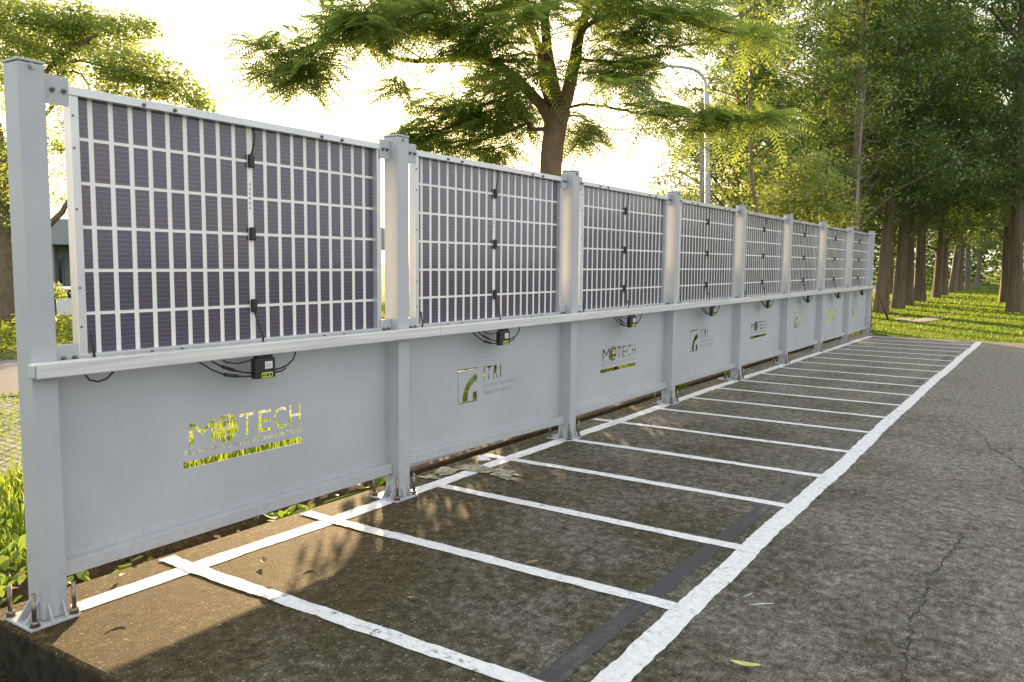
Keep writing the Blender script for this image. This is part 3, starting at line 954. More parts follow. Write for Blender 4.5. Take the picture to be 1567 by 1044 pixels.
# sprays: (px, py, depth offset, rx, ry (px), rz (m), number of sprays)
blobs = [
    (455, 88, -.7, 72, 32, .5, 34), (400, 62, -.7, 24, 12, .3, 6), (470, 122, -.7, 42, 14, .3, 11), (540, 40, -1.0, 75, 40, .8, 34), (600, 28, -.8, 80, 36, .9, 40),
    (690, 20, -.4, 90, 45, 1.0, 44), (740, 60, -.6, 70, 40, .8, 30), (800, 20, -.5, 80, 50, 1.0, 40), (810, 105, -.7, 55, 28, .5, 16),
    (770, 125, .5, 60, 32, .5, 22), (800, 160, .6, 34, 26, .4, 10), (690, 160, 1.2, 60, 26, .5, 16),
    (606, 138, 0, 28, 22, .15, 8), (655, 200, 1.3, 50, 30, .5, 18), (700, 195, 1.1, 75, 38, .6, 34), (635, 215, 1.3, 42, 22, .4, 13), (775, 180, .8, 60, 42, .5, 26), (770, 228, .9, 62, 16, .5, 16),
    (725, 158, .9, 50, 28, .4, 16), (892, 195, .4, 36, 26, .3, 16), (905, 95, -.7, 40, 32, .4, 10),
    (950, 20, -.6, 90, 55, 1.0, 44), (985, 70, -1.0, 70, 40, .7, 28), (1060, 24, -.8, 65, 30, .8, 22), (950, 112, -1.0, 50, 28, .5, 14), (965, 132, -1.2, 30, 18, .4, 6),
    (1135, 52, -1.2, 45, 14, .3, 8), (1110, 56, -1.0, 40, 14, .3, 6),
    (1015, 168, -.9, 42, 16, .35, 12), (1080, 180, -1.0, 45, 12, .35, 14), (1145, 180, -1.1, 50, 11, .3, 12), (1035, 190, -.9, 30, 12, .3, 4),
    (640, -70, 0, 200, 70, 1.6, 50), (850, -90, 0, 220, 80, 1.8, 60), (1030, -60, 0, 130, 60, 1.4, 34), (760, -190, 0, 260, 60, 1.6, 40), (960, -190, 0, 200, 60, 1.5, 30),
]
cen, dirs = [], []
twig = MB()
sc = D0/FPX
for px, py, dd, rx, ry, rz, ns in blobs:
    for _ in range(int(ns*.62)):
        while True:
            q = rng.uniform(-1, 1, 3)
            if (q**2).sum() <= 1: break
        c = T(px+q[0]*rx*.78, py+q[1]*ry*.95, dd+q[2]*rz)
        out = c-T(850, 60); out[2] *= .15; out = unit(out)
        nf = rng.integers(7, 12)
        a0 = rng.uniform(0, 2*PI)
        for j in range(nf):
            a = a0+2*PI*j/nf+rng.normal()*.2
            d = np.array([math.cos(a), math.sin(a), rng.uniform(-.60, .45)])+out*.5
            d = unit(d)
            free = True
            for q_ in (.3, .65, 1.0):
                g = c+d*.5*q_+np.array([0, 0, -.18*q_*q_])-CAM
                z_ = g@FWD; gx, gy = PW/2+FPX*(g@RIGHT)/z_, PH/2-FPX*(g@UP)/z_
                if 1022 < gx < 1112 and 88 < gy < 160: free = False
            if free: cen.append(c+rng.normal(size=3)*.03); dirs.append(d)
        # short twig back towards the tree
        e = c-out*rng.uniform(.2, .4)+np.array([0, 0, -.03])
        twig.tube([rel(e), rel((e+c)/2+rng.normal(size=3)*.015), rel(c)], [.0055, .004, .003], 5, False)
cen, dirs = np.array(cen), np.array(dirs)
V, Q = fronds(cen-tree_base, dirs, rng)
obj('crown', npmesh('crown', V, Q), 'fern', mt)
obj('twigs', twig, 'bark', mt)['kind'] = 'stuff'

# ---------------------------------------------- broadleaf tree at the left
def broad_tree(name, base, blobs_w, limbs_w, n_clusters, per, spread, leaf, mat, barkmat, label, group=None, seed=1, trunk_r=(.2, .12), aspect=.5, shell=.45):
    base = np.array(base); rg = np.random.default_rng(seed)
    t = tag(empty(name, tuple(base)), label, 'tree', group)
    bt = MB()
    for li, (pts, r0, r1) in enumerate(limbs_w):
        if li == 0:
            limb(bt, [tuple(np.array(q)-base) for q in pts], r0, r1, 12, .01)
            obj('trunk', bt, barkmat, t)
        else:
            bb = MB(); limb(bb, [tuple(np.array(q)-base) for q in pts], r0, r1, 7, .02)
            obj('branch', bb, barkmat, t)
    P, C = cloud_points(blobs_w, n_clusters, per, spread, rg, shell)
    v, q = leaves(P-base, leaf, rg, aspect, .5, None, .55)
    obj('crown', npmesh('crown', v, q), mat, t)
    return t
DL = 19.0
def TL(px, py, dd=0.0): return at(px, py, DL+dd)
def bl(px, py, dd, rx, ry, rz, wt, D=DL): 
    s_ = (D+dd)/FPX
    return (at(px, py, D+dd), (max(rx*s_*.8, .1), rz, ry*s_), wt)
lb = TL(12, 430); lb = np.array([lb[0], lb[1], -.1])
lblobs = [bl(10, 40, 0, 90, 50, 1.4, 26), bl(75, 60, 0, 60, 42, 1.2, 16), bl(110, 28, 0, 45, 26, 1.0, 8), bl(150, 55, .5, 70, 28, 1.0, 12), bl(205, 42, .5, 35, 15, .6, 5),
          bl(70, 105, 0, 60, 30, .9, 8), bl(180, 98, 0, 50, 26, .8, 9), bl(235, 108, 0, 45, 25, .8, 8), bl(200, 135, .3, 70, 26, .8, 10), bl(275, 140, .3, 40, 20, .6, 6),
          bl(315, 165, .4, 26, 16, .4, 2.4), bl(120, 170, 0, 40, 30, .6, 4), bl(-40, 120, 0, 70, 60, 1.2, 12), bl(-90, 40, 0, 90, 80, 1.6, 14),
          bl(10, 250, -.5, 30, 60, .6, 6), bl(92, 255, .5, 40, 70, .8, 7), bl(10, 330, 0, 40, 40, .6, 4), bl(150, 230, .5, 60, 50, 1.0, 6)]
broad_tree('broadleaf_tree', lb, lblobs,
           [([lb-np.array([0, 0, .1]), TL(10, 400), TL(6, 340), TL(0, 260), TL(-10, 190)], .24, .17), ([TL(0, 270), TL(30, 200), TL(60, 130), TL(100, 80), TL(150, 55)], .11, .03),
            ([TL(-8, 200), TL(-20, 110), TL(0, 40), TL(20, 0)], .12, .03), ([TL(20, 215), TL(80, 165), TL(110, 95), TL(180, 110), TL(260, 130)], .05, .015),
            ([TL(6, 345), TL(60, 350), TL(90, 330), TL(110, 300), TL(140, 250)], .10, .04), ([TL(100, 110), TL(125, 115), TL(150, 160)], .03, .012), ([TL(90, 120), TL(80, 70), TL(120, 40)], .03, .012)],
           1350, 34, .16, .09, 'leaf', 'bark', 'broad-crowned green tree standing behind the near end post at left', None, 3)

# ---------------------------------------------- avenue trees: tall, fluted trunks, fine foliage
def avenue_proto(seed, h=13.5, r=.185, base_crown=2.4, rad=2.9, nl=41000, sparse=1.0, mat='cypress', barkm='bark2', leaf=.105):
    rg = np.random.default_rng(seed); rr = random.Random(seed)
    t = empty('avenue_tree', (0, 0, 0))
    # fluted trunk
    bt = MB(); seg = 22; rows = 18; v = []
    fl = [rr.uniform(0, 6) for _ in range(3)]
    bend = (rr.uniform(-.25, .25), rr.uniform(-.25, .25))
    for j in range(rows+1):
        z = -.15+(h*.93+.15)*(j/rows)**1.25; zz = max(0, z)
        taper = (1-zz/h)**.8*.92+.05
        flare = 1+.35*math.exp(-zz/.5)
        for i in range(seg):
            a = 2*PI*i/seg
            rad_ = r*taper*flare*(1+(.09*math.exp(-zz/3.0)+.03)*math.sin(5*a+fl[0]+.15*z)+.05*math.sin(9*a+fl[1]))
            v.append((rad_*math.cos(a)+bend[0]*math.sin(z/h*3), rad_*math.sin(a)+bend[1]*math.sin(z/h*2.5), z))
    bt.add(v, [(j*seg+i, j*seg+(i+1) % seg, (j+1)*seg+(i+1) % seg, (j+1)*seg+i) for j in range(rows) for i in range(seg)], True)
    obj('trunk', bt, barkm, t)
    P = []
    bb = MB()
    nb = int(46*sparse)
    for i in range(nb):
        f = (i+rr.random())/nb
        z = base_crown+(h-base_crown)*f
        L = rad*(1-.72*f**1.4)*rr.uniform(.6, 1.15)
        a = i*2.39996+rr.uniform(-.4, .4)
        tx, ty = bend[0]*math.sin(z/h*3), bend[1]*math.sin(z/h*2.5)
        rise = L*rr.uniform(.15, .75); droop = L*rr.uniform(.1, .4)
        pts = [(tx, ty, z-.1), (tx+math.cos(a)*L*.35, ty+math.sin(a)*L*.35, z+rise*.55), (tx+math.cos(a)*L*.7, ty+math.sin(a)*L*.7, z+rise*.85), (tx+math.cos(a)*L, ty+math.sin(a)*L, z+rise-droop*.5)]
        bb.tube(pts, [.045*(1-.6*f)+.01, .03*(1-.6*f)+.008, .018, .006], 5, False)
        n = int(nl/nb*(L/rad+.3))
        tt = rg.uniform(.22, 1.04, n)**.8
        seg_ = np.array(pts); ti = np.clip(tt*3, 0, 2.999); k0 = ti.astype(int); fr = (ti-k0)[:, None]
        base = seg_[k0]*(1-fr)+seg_[np.minimum(k0+1, 3)]*fr
        side = rg.normal(size=(n, 3))
        ncl = max(3, n//44)                  # bunch the leaves into sprays
        cl = rg.normal(size=(ncl, 3))*np.array([.42, .42, .30])*(.55+.5*L/rad)
        ci = rg.integers(0, ncl, n)
        ctt = rg.uniform(.25, 1.02, ncl); tt = np.clip(ctt[ci]+rg.normal(size=n)*.05, .1, 1.05)
        ti = np.clip(tt*3, 0, 2.999); k0 = ti.astype(int); fr = (ti-k0)[:, None]
        base = seg_[k0]*(1-fr)+seg_[np.minimum(k0+1, 3)]*fr
        pp = base+cl[ci]+side*np.array([.135, .135, .085])
        P.append(pp)
    obj('branches', bb, barkm, t)
    P = np.concatenate(P)
    v, q = leaves(P, leaf, rg, .50, .6, None, .6)
    obj('crown', npmesh('crown', v, q), mat, t)
    return t
protoA = avenue_proto(21)
protoB = avenue_proto(33, 14.5, .20, 2.6, 3.2, 45000)
protoC = avenue_proto(47, 12.5, .175, 2.2, 2.8, 42000)
protoD = avenue_proto(58, 13.0, .18, 2.4, 2.6, 40000, 1.0, 'cypress', 'barkgrey')
protos = [protoA, protoB, protoC, protoD]
used = set()
GA = 'tall trees lining the grass avenue'
places = []
ltx = [(-1.75, 23.6, 1, 'tall tree with thin dark trunk rising behind the far end of the fence'),
       (-1.42, 26.1, 0, 'thick fluted trunk nearest the end post, first of the left avenue row'),
       (-1.40, 29.1, 2, 'second fluted trunk along the left side of the grass avenue'),
       (-1.52, 32.3, 0, 'third trunk along the left side of the grass avenue'),
       (-1.62, 36.2, 1, 'fourth trunk along the left side of the grass avenue'),
       (-1.55, 41.2, 2, 'fifth trunk, reddish brown, on the left side of the grass avenue'),
       (-1.70, 45.5, 0, 'sixth trunk on the left side of the grass avenue'),
       (-1.80, 50.5, 3, 'seventh trunk, pale grey brown, left of the avenue'),
       (-1.90, 55.5, 2, 'eighth trunk on the left side of the avenue, far back'),
       (-1.80, 60.5, 3, 'ninth trunk on the left side, a pale one far down the avenue'),
       (-1.70, 66.0, 3, 'farthest pale trunk at the end of the left avenue row'),
       (2.00, 29.6, 1, 'leaning trunk at the right edge, first of the right avenue row'),
       (1.35, 37.4, 0, 'darker trunk just behind the leaning one on the right of the avenue'),
       (2.05, 45.0, 2, 'third trunk on the right side of the grass avenue'),
       (2.1, 53.0, 1, 'fourth trunk on the right side of the grass avenue'),
       (2.2, 62.0, 0, 'last trunk on the right side of the grass avenue'),
       (4.3, 24.5, 0, 'tree at the right edge whose crown overhangs the lawn'),
       (5.2, 32.0, 2, 'tree right of the avenue seen as deep green crown at the edge')]
for i, (x, y, pk, lab) in enumerate(ltx):
    if pk not in used: o = protos[pk]; used.add(pk)
    else: o = copy_tree(protos[pk])
    o.location = (x, y, -.09); o.rotation_euler = (0, 0, i*1.9)
    s_ = .92+.16*((i*37) % 10)/10
    o.scale = (s_, s_, s_*(1.0+.1*((i*13) % 5)/5))
    if i == 11: o.rotation_euler = (-.06, -.05, i*1.9)
    tag(o, lab, 'tree', GA)
# trees left of the avenue, over the fence's far end
mids = [(-5.4, 24.0, 2, .92, 'dense dark green tree behind the seventh solar panel'), (-4.2, 29.5, 0, 1.0, 'tall dark green tree standing left of the avenue behind the last panels'),
        (-7.8, 33.0, 1, .95, 'green tree left of the avenue, partly behind the pale slender tree'), (-5.5, 38.0, 2, 1.0, 'tree deep in the group left of the avenue'),
        (-9.5, 41.0, 0, 1.0, 'far dark tree at the back of the group left of the avenue'), (-4.0, 36.5, 2, .8, 'shorter tree between the left avenue row and the dark group'),
        (-7.2, 50.0, 1, 1.0, 'farthest tree of the group left of the avenue'),
        (-4.4, 46.0, 1, 1.0, 'far tree closing the gaps between the left avenue trunks')]
for i, (x, y, pk, s_, lab) in enumerate(mids):
    o = copy_tree(protos[pk]); o.location = (x, y, -.09); o.rotation_euler = (0, 0, 2.3*i+.7); o.scale = (s_*1.05, s_*1.05, s_)
    tag(o, lab, 'tree', 'dark trees left of the avenue')

# pale slender tree, bushy pale tree, grey dead conifer, distant shrub
DP = 17.5
def TP(px, py, dd=0.0): return at(px, py, DP+dd)
pb = TP(1160, 420); pb[2] = -.09
def bp(px, py, dd, rx, ry, rz, wt): return bl(px, py, dd, rx, ry, rz, wt, DP)
broad_tree('slender_tree', pb, [bp(1150, 120, 0, 35, 40, .5, 7), bp(1120, 100, 0, 30, 30, .4, 3), bp(1110, 150, 0, 35, 22, .4, 4), bp(1135, 200, 0, 30, 30, .4, 5), bp(1175, 60, 0, 50, 40, .5, 6), bp(1140, 270, 0, 38, 34, .4, 8), bp(1120, 250, 0, 22, 20, .3, 3), bp(1170, 200, 0, 35, 45, .5, 6), bp(1165, 310, 0, 36, 25, .4, 5), bp(1185, 10, 0, 60, 40, .6, 7), bp(1170, -60, 0, 70, 50, .6, 8)],
           [([pb-np.array([0, 0, .1]), TP(1158, 330), TP(1150, 280), TP(1148, 180), TP(1148, 80), TP(1155, 0), TP(1160, -80)], .05, .012),
            ([TP(1148, 190), TP(1125, 170), TP(1105, 155)], .012, .005), ([TP(1149, 230), TP(1170, 200), TP(1180, 170)], .012, .005), ([TP(1150, 285), TP(1125, 265), TP(1108, 250)], .012, .005), ([TP(1148, 130), TP(1125, 115), TP(1112, 100)], .010, .004)],
           150, 15, .14, .085, 'palelf', 'bark', 'slender sparse tree with yellow green leaves right of the street lamp', None, 8, aspect=.38)
DB = 18.5
def TB(px, py, dd=0.0): return at(px, py, DB+dd)
bb_ = TB(1245, 420); bb_[2] = -.09
def b3(px, py, dd, rx, ry, rz, wt): return bl(px, py, dd, rx, ry, rz, wt, DB)
broad_tree('bushy_tree', bb_, [b3(1225, 285, 0, 50, 40, .7, 10), b3(1260, 300, 0, 45, 36, .7, 8), b3(1195, 310, 0, 35, 26, .6, 5), b3(1215, 330, 0, 60, 30, .7, 8), b3(1245, 250, 0, 24, 20, .4, 3), b3(1285, 330, 0, 40, 25, .6, 5)],
           [([bb_-np.array([0, 0, .1]), TB(1243, 380), TB(1236, 320), TB(1230, 270)], .06, .02), ([TB(1240, 350), TB(1220, 320), TB(1205, 300)], .02, .008), ([TB(1240, 340), TB(1260, 310), TB(1270, 290)], .02, .008)],
           230, 22, .17, .095, 'palelf', 'bark', 'low bushy yellow green tree behind the fifth and sixth panels', None, 9)
# dead conifer, bare grey stem
DC = 21.0
cb = at(1314, 430, DC); cb[2] = -.09
ct = tag(empty('bare_tree', tuple(cb)), 'thin bare grey stem with a few dead twigs in front of the dark trunk', 'tree')
b = MB(); limb(b, [rel_ for rel_ in [tuple(at(q[0], q[1], DC)-cb) for q in ((1314, 470), (1312, 345), (1314, 260), (1320, 180), (1325, 122))]], .055, .010, 9)
obj('trunk', b, 'barkgrey', ct)
b = MB(); rr = random.Random(3)
for i in range(26):
    py = 130+i*6.2; px = 1324-(py-122)*.055; sg = 1 if i % 2 else -1
    L = rr.uniform(14, 38)*(1-.3*(i/26))
    dz = rr.uniform(-14, 8)
    b.tube([tuple(at(px, py, DC)-cb), tuple(at(px+sg*L*.5, py+dz*.8, DC+rr.uniform(-.3, .3))-cb), tuple(at(px+sg*L, py+dz*.6, DC+rr.uniform(-.6, .6))-cb)], [.010, .007, .004], 5, False)
obj('branches', b, 'barkgrey', ct)
# distant shrub tops seen just over the fence
DD = 34.0
sb = at(1050, 420, DD); sb[2] = -.1
broad_tree('distant_tree', sb, [(at(1050, 300, DD), (1.4, 1.0, .7), 5), (at(1075, 300, DD), (.8, .8, .7), 3), (at(1035, 310, DD), (.8, .8, .4), 2)],
           [([sb, at(1052, 340, DD), at(1052, 300, DD)], .07, .02)], 90, 26, .2, .13, 'palelf', 'bark', 'pale distant treetop just above the fourth panel beside the lamp pole', None, 12)
# dark far wood that closes the end of the avenue
rg = np.random.default_rng(77)
fw = []
for x in np.arange(-26, 42, 3.0):
    fw.append(((x, 80+rg.uniform(-3, 3), 3.2), (3.0, 2.0, 4.8), 1.0))
P, C = cloud_points(fw, 4200, 16, .5, rg, .2)
v, q = leaves(P, .38, rg, .6)
tag(obj('far_wood', npmesh('far_wood', v, q), 'cypress'), 'dark green wood closing the far end of the grass avenue', 'wood', None, 'stuff')

# ---------------------------------------------- grass
def blades(P, h, rg, wd=.006, lean=.45):
    n = len(P)
    a = rg.uniform(0, 2*PI, n); d = np.stack([np.cos(a), np.sin(a), np.zeros(n)], 1)
    s_ = np.stack([-np.sin(a), np.cos(a), np.zeros(n)], 1)
    hh = (h*rg.uniform(.5, 1.35, n))[:, None]; le = (lean*rg.uniform(.2, 1.3, n))[:, None]
    w_ = (wd*rg.uniform(.7, 1.4, n))[:, None]
    mid = P+np.array([0, 0, 1.0])*hh*.6+d*hh*le*.35; tip = P+np.array([0, 0, 1.0])*hh*(1-.25*le)+d*hh*le
    v = np.stack([P-s_*w_, P+s_*w_, mid+s_*w_*.8, mid-s_*w_*.8, tip], 1).reshape(-1, 3)
    i = np.arange(n)*5
    q = np.concatenate([np.stack([i, i+1, i+2, i+3], 1), np.stack([i+3, i+2, i+4, i+4], 1)])
    return v, q
def grass_obj(specs, seed, label, mat='grass'):
    rg = np.random.default_rng(seed); vv, tt = [], []; off = 0
    for (x0, x1, y0, y1, n, h, wd, z) in specs:
        X = rg.uniform(x0, x1, n); Y = rg.uniform(y0, y1, n)
        dens = .5+.5*np.sin(X*2.1+np.sin(Y*1.3)*2)*np.sin(Y*1.9+X)
        dens = np.clip(dens+.35*np.sin(X*.9-Y*.53), 0, 1)
        kp = rg.uniform(0, 1, n) < (.62+.38*dens)
        X, Y = X[kp], Y[kp]
        Pp = np.stack([X, Y, np.full(len(X), z)], 1)
        v, q = blades(Pp, h, rg, wd)
        vv.append(v); tt.append(q+off); off += len(v)
    v = np.concatenate(vv); q = np.concatenate(tt)
    tri = np.concatenate([q[:, [0, 1, 2]], q[q[:, 2] != q[:, 3]][:, [0, 2, 3]]])
    o = obj('grass', npmesh('grass', v, tri), mat)
    tag(o, label, 'grass', None, 'stuff')
grass_obj([(-2.5, -.86, -2.5, 3.0, 16000, .075, .0045, -.09), (-2.6, -1.15, .6, 3.0, 4000, .14, .006, -.09), (-2.6, -.80, 3.0, 16.0, 22000, .10, .006, -.09)], 4, 'sunlit grass strip growing behind the fence', 'grassb')
grass_obj([(-6, 8, 16.08, 19, 42000, .055, .006, -.09), (-6, 8, 19, 24, 46000, .06, .009, -.09), (-6, 8, 24, 34, 40000, .065, .013, -.09), (-5, 6, 34, 60, 30000, .08, .02, -.09)], 6, 'lawn grass of the avenue beyond the end of the slab')
grass_obj([(-6.2, -2.3, -2, 8, 9000, .05, .006, -.08)], 9, 'short grass in the joints of the turf paving behind the fence')

# dry leaf litter lying on the soil verge and below the avenue trees
rg = np.random.default_rng(31)
n = 900
Pl = np.stack([rg.uniform(-.95, -.32, n), rg.uniform(-.2, 16, n), np.zeros(n)], 1)
Pl[:, 2] = np.interp(-Pl[:, 0], [.30, .36, .42, .48, .55, .62, .95], [-.150, -.158, -.140, -.088, -.055, -.035, -.075])+rg.uniform(0, .02, n)
n2 = 2600
P2 = np.stack([rg.uniform(-4, 5, n2), rg.uniform(18, 45, n2), np.full(n2, -.055)], 1)
v, q = leaves(np.concatenate([Pl, P2]), .055, rg, .45, .15)
tag(obj('leaf_litter', npmesh('leaf_litter', v, q), 'drybrown'), 'dry brown leaf litter on the soil beside the slab and under the trees', 'leaf litter', None, 'stuff')
# weeds: leafy plants, each its own
def weed(x, y, z, n, L, label, seed, mat='grass', wide=.22, spread=.012):
    rg = np.random.default_rng(seed)
    t = tag(empty('weed_plant', (x, y, z)), label, 'plant')
    V, Q = [], []; off = 0
    for i in range(n):
        a = rg.uniform(0, 2*PI); el = rg.uniform(.35, 1.2); l = L*rg.uniform(.6, 1.2)
        d = np.array([math.cos(a)*math.cos(el), math.sin(a)*math.cos(el), math.sin(el)]); s_ = np.array([-math.sin(a), math.cos(a), 0])
        p0 = np.array([rg.normal()*spread, rg.normal()*spread, rg.uniform(0, spread*.5)])
        pts = [p0, p0+d*l*.35+s_*l*wide*.9, p0+d*l*.7+s_*l*wide-np.array([0, 0, l*.06]), p0+d*l-np.array([0, 0, l*.18]), p0+d*l*.7-s_*l*wide-np.array([0, 0, l*.06]), p0+d*l*.35-s_*l*wide*.9]
        V += pts; Q.append([off+j for j in range(6)]); off += 6
    me = bpy.data.meshes.new('leaves'); me.from_pydata([tuple(q) for q in V], [], Q); me.update()
    obj('leaves', me, mat, t)
weed(-.395, 1.515, -.08, 16, .13, 'broad leaved green weed under the first sheet beside the slab edge', 1)
weed(-.40, 1.68, -.08, 8, .09, 'smaller green weed right of the broad leaved one at the slab edge', 2)
weed(-.43, 7.25, -.07, 26, .16, 'bright green weed tuft at the slab edge below the fourth sheet', 3)
weed(-.46, 2.34, -.08, 14, .16, 'thin green weed beside the second post anchor bolt', 4, 'grass', .09)
weed(-.44, 8.95, -.08, 16, .14, 'green tuft under the fifth sheet of the fence', 5, 'grass', .12)
weed(-.42, .72, -.09, 8, .07, 'tiny green weed under the first sheet near the first bay line', 6)
for i, (x, y, n, L, wd_, lab) in enumerate(((-.62, .10, 100, .062, .24, 'leafy green plant hard against the near post at the left edge'), (-.80, -.16, 130, .065, .24, 'leafy green plant left of the near base plate, nearest the camera'),
        (-1.05, .18, 130, .065, .24, 'taller leafy plant second row behind the near post'), (-1.25, -.25, 130, .065, .24, 'leafy plant at the far left edge of view above the base plate'), (-1.4, .45, 130, .065, .24, 'leafy plant at the left edge nearest the turf paving'),
        (-.66, .45, 24, .10, .28, 'low leafy plant under the near end of the first sheet'), (-1.7, .1, 120, .065, .24, 'leafy plant at the left edge farthest from the near post'))):
    weed(x, y, -.09, n, L, lab, 7+i, 'grass', wd_, .16)
weed(-.05, -.20, -.19, 16, .10, 'small dark plant at the foot of the slab side', 10, 'leaf', .12)
weed(.12, -.16, -.19, 10, .08, 'small weed growing below the slab corner', 11, 'leaf', .1)
# leafy shrubs growing close behind the lettered sheets from the second bay on
for i, (x, y, h, wd) in enumerate(((-1.75, 4.35, 1.0, .62), (-1.65, 5.5, 1.2, .60), (-1.8, 6.7, 1.22, .66), (-1.6, 8.0, 1.2, .70), (-1.8, 9.4, 1.15, .7), (-1.65, 10.9, 1.2, .75), (-1.75, 12.4, 1.15, .75), (-1.6, 13.9, 1.15, .75), (-1.8, 15.4, 1.1, .75))):
    b0 = np.array([x, y, -.09])
    broad_tree('shrub', b0, [((x, y, h*.52), (.42, wd, h*.40), 3), ((x+.1, y+.3, h*.75), (.25, .3, h*.2), 1), ((x, y-.3, h*.70), (.25, .3, h*.2), 1)],
               [([b0-np.array([0, 0, .05]), b0+np.array([.02, .03, h*.3]), b0+np.array([0, 0, h*.7])], .022, .008), ([b0+np.array([0, 0, .1]), b0+np.array([.1, .25, h*.4]), b0+np.array([.1, .4, h*.7])], .014, .005), ([b0+np.array([0, 0, .1]), b0+np.array([-.05, -.25, h*.4]), b0+np.array([0, -.4, h*.7])], .014, .005)],
               210, 26, .085, .07, 'palelf', 'bark', '%s backlit green shrub from the near end, seen through the cut-out letters of the sheets' % ordn2[i], 'shrubs behind the lettered sheets', 60+i)
# tall bushes added out of view; they keep the low sun off the farther bays
for i, (y, h, wd) in enumerate(((10.75, 2.7, .75), (12.1, 3.0, .85), (13.6, 2.85, .85), (15.0, 3.05, .85), (16.5, 2.9, .9), (18.1, 3.0, .95), (19.8, 2.9, 1.0), (21.6, 3.0, 1.0), (23.5, 2.9, 1.0))):
    x = -6.35+.15*(i % 2)
    b0 = np.array([x, y, -.09])
    broad_tree('sun_block_bush', b0, [((x, y, h*.50), (.55, wd, h*.42), 5), ((x, y+.3, h*.74), (.4, wd*.6, h*.2), 1.5), ((x, y-.35, h*.22), (.5, wd*.8, h*.2), 1.5)],
               [([b0-np.array([0, 0, .05]), b0+np.array([.03, .02, h*.3]), b0+np.array([0, .05, h*.75])], .045, .015), ([b0+np.array([0, 0, .2]), b0+np.array([.15, .4, h*.45]), b0+np.array([.1, .6, h*.8])], .025, .008), ([b0+np.array([0, 0, .2]), b0+np.array([-.1, -.4, h*.45]), b0+np.array([0, -.55, h*.8])], .025, .008)],
               (150 if i < 4 else 260), 24, .16, .10, 'leaf', 'bark', '%s unseen bush from the near end, added to shade the farther bays' % ordn2[i], 'added bushes shading the farther bays', 80+i)
# hedge and shrub across the road
rg = np.random.default_rng(15)
hb = [((-10.9, y, .12), (.42, .35, .30), 1) for y in np.arange(-1, 16, .45)]
P, C = cloud_points(hb, 900, 30, .10, rg, .7)
P[:, 2] = np.maximum(P[:, 2], -.1)
ht = tag(empty('hedge', (-10.9, 7, -.1)), 'low clipped yellow green hedge along the far side of the road', 'hedge')
v, q = leaves(P-np.array([-10.9, 7, -.1]), .07, rg, .5)
obj('foliage', npmesh('foliage', v, q), 'hedge', ht)
sb = at(8, 470, 22.0); sb[2] = -1.0
broad_tree('shrub', sb, [(at(6, 452, 22), (.5, .4, .3), 1), (at(20, 460, 22), (.3, .3, .25), .6)], [([sb, at(8, 470, 22), at(8, 450, 22)], .03, .01)], 60, 26, .12, .09, 'leaf', 'bark', 'dark green shrub behind the hedge at the left edge', None, 19)
sb = at(87, 470, 22.0); sb[2] = -1.0
broad_tree('shrub', sb, [(at(84, 448, 22), (.22, .3, .22), 1)], [([sb, at(84, 470, 22), at(84, 450, 22)], .05, .02)], 26, 22, .08, .08, 'leaf', 'bark', 'small shrub on a thin stem seen through the gap beside the near post', None, 23)

# ------------------------------------------------------------------ lamp and pole
LD = 21.0
lbp = at(1083, 420, LD); lbp[2] = -.09
lt = tag(empty('street_lamp', tuple(lbp)), 'grey street lamp pole with a curved arm above the fourth panel', 'street lamp')
def LR(px, py, dd=0): return tuple(at(px, py, LD+dd)-lbp)
b = MB(); b.tube([(0, 0, -.1), LR(1083, 300), LR(1082, 170), LR(1081, 140)], [.095, .075, .062, .06], 12)
obj('pole', b, 'pole', lt)
b = MB(); limb(b, [LR(1081, 142), LR(1078, 122), LR(1065, 108), LR(1045, 103), LR(1020, 101)], .045, .034, 9)
obj('arm', b, 'pole', lt)
b = MB()
q = Vector(LR(1008, 101)); q2 = Vector(LR(1022, 101)); ax = (q-q2).normalized()
b.tube([q2, q2+ax*.08, q2+ax*.3, q2+ax*.6, q2+ax*.68], [.03, .08, .11, .09, .03], 12)
obj('lamp_head', b, 'pole', lt)
up_ = at(1076, 420, 24.0); up_[2] = -.09
ut = tag(empty('utility_pole', tuple(up_)), 'weathered pale pole with thin curved arms just left of the lamp pole', 'pole')
b = MB(); b.tube([(0, 0, -.1)]+[tuple(at(px, py, 24.0)-up_) for px, py in ((1076, 300), (1076, 150))], [.12, .10, .085], 12)
obj('pole', b, 'barkpale', ut)
for pts in (((1076, 290), (1062, 286), (1036, 282)), ((1078, 292), (1094, 283), (1112, 280))):
    b = MB(); limb(b, [tuple(at(px, py, 24.0)-up_) for px, py in pts], .016, .010, 6)
    obj('arm', b, 'pole', ut)

# ------------------------------------------------------------------ building and cars beyond the road
def local(o): return o
bt = tag(empty('low_building', (-44, 24, -1.1)), 'low grey building with a deep flat fascia and columns seen beside the near post', 'building')
ang = math.atan2(.552, .833)
bt.rotation_euler = (0, 0, ang)
b = MB(); b.box(-12, 16, 1.2, 9, 0, 3.3); obj('wall', b, 'wall', bt)
b = MB(); b.box(-12.6, 16.6, -.6, 9.5, 3.3, 4.75); obj('fascia', b, 'wall2', bt, .04)
for x in np.arange(-11.6, 16, 2.6):
    b = MB(); b.box(x-.16, x+.16, -.2, .2, 0, 3.29); obj('column', b, 'wall', bt, .02)
for x in np.arange(-10.6, 15, 2.6):
    b = MB(); b.box(x-.0, x+1.5, 1.12, 1.19, .9, 2.6); f_ = obj('window', b, 'wall2', bt)
    b = MB(); b.box(x+.06, x+1.44, 1.10, 1.118, .96, 2.54); obj('pane', b, 'carglass', f_)
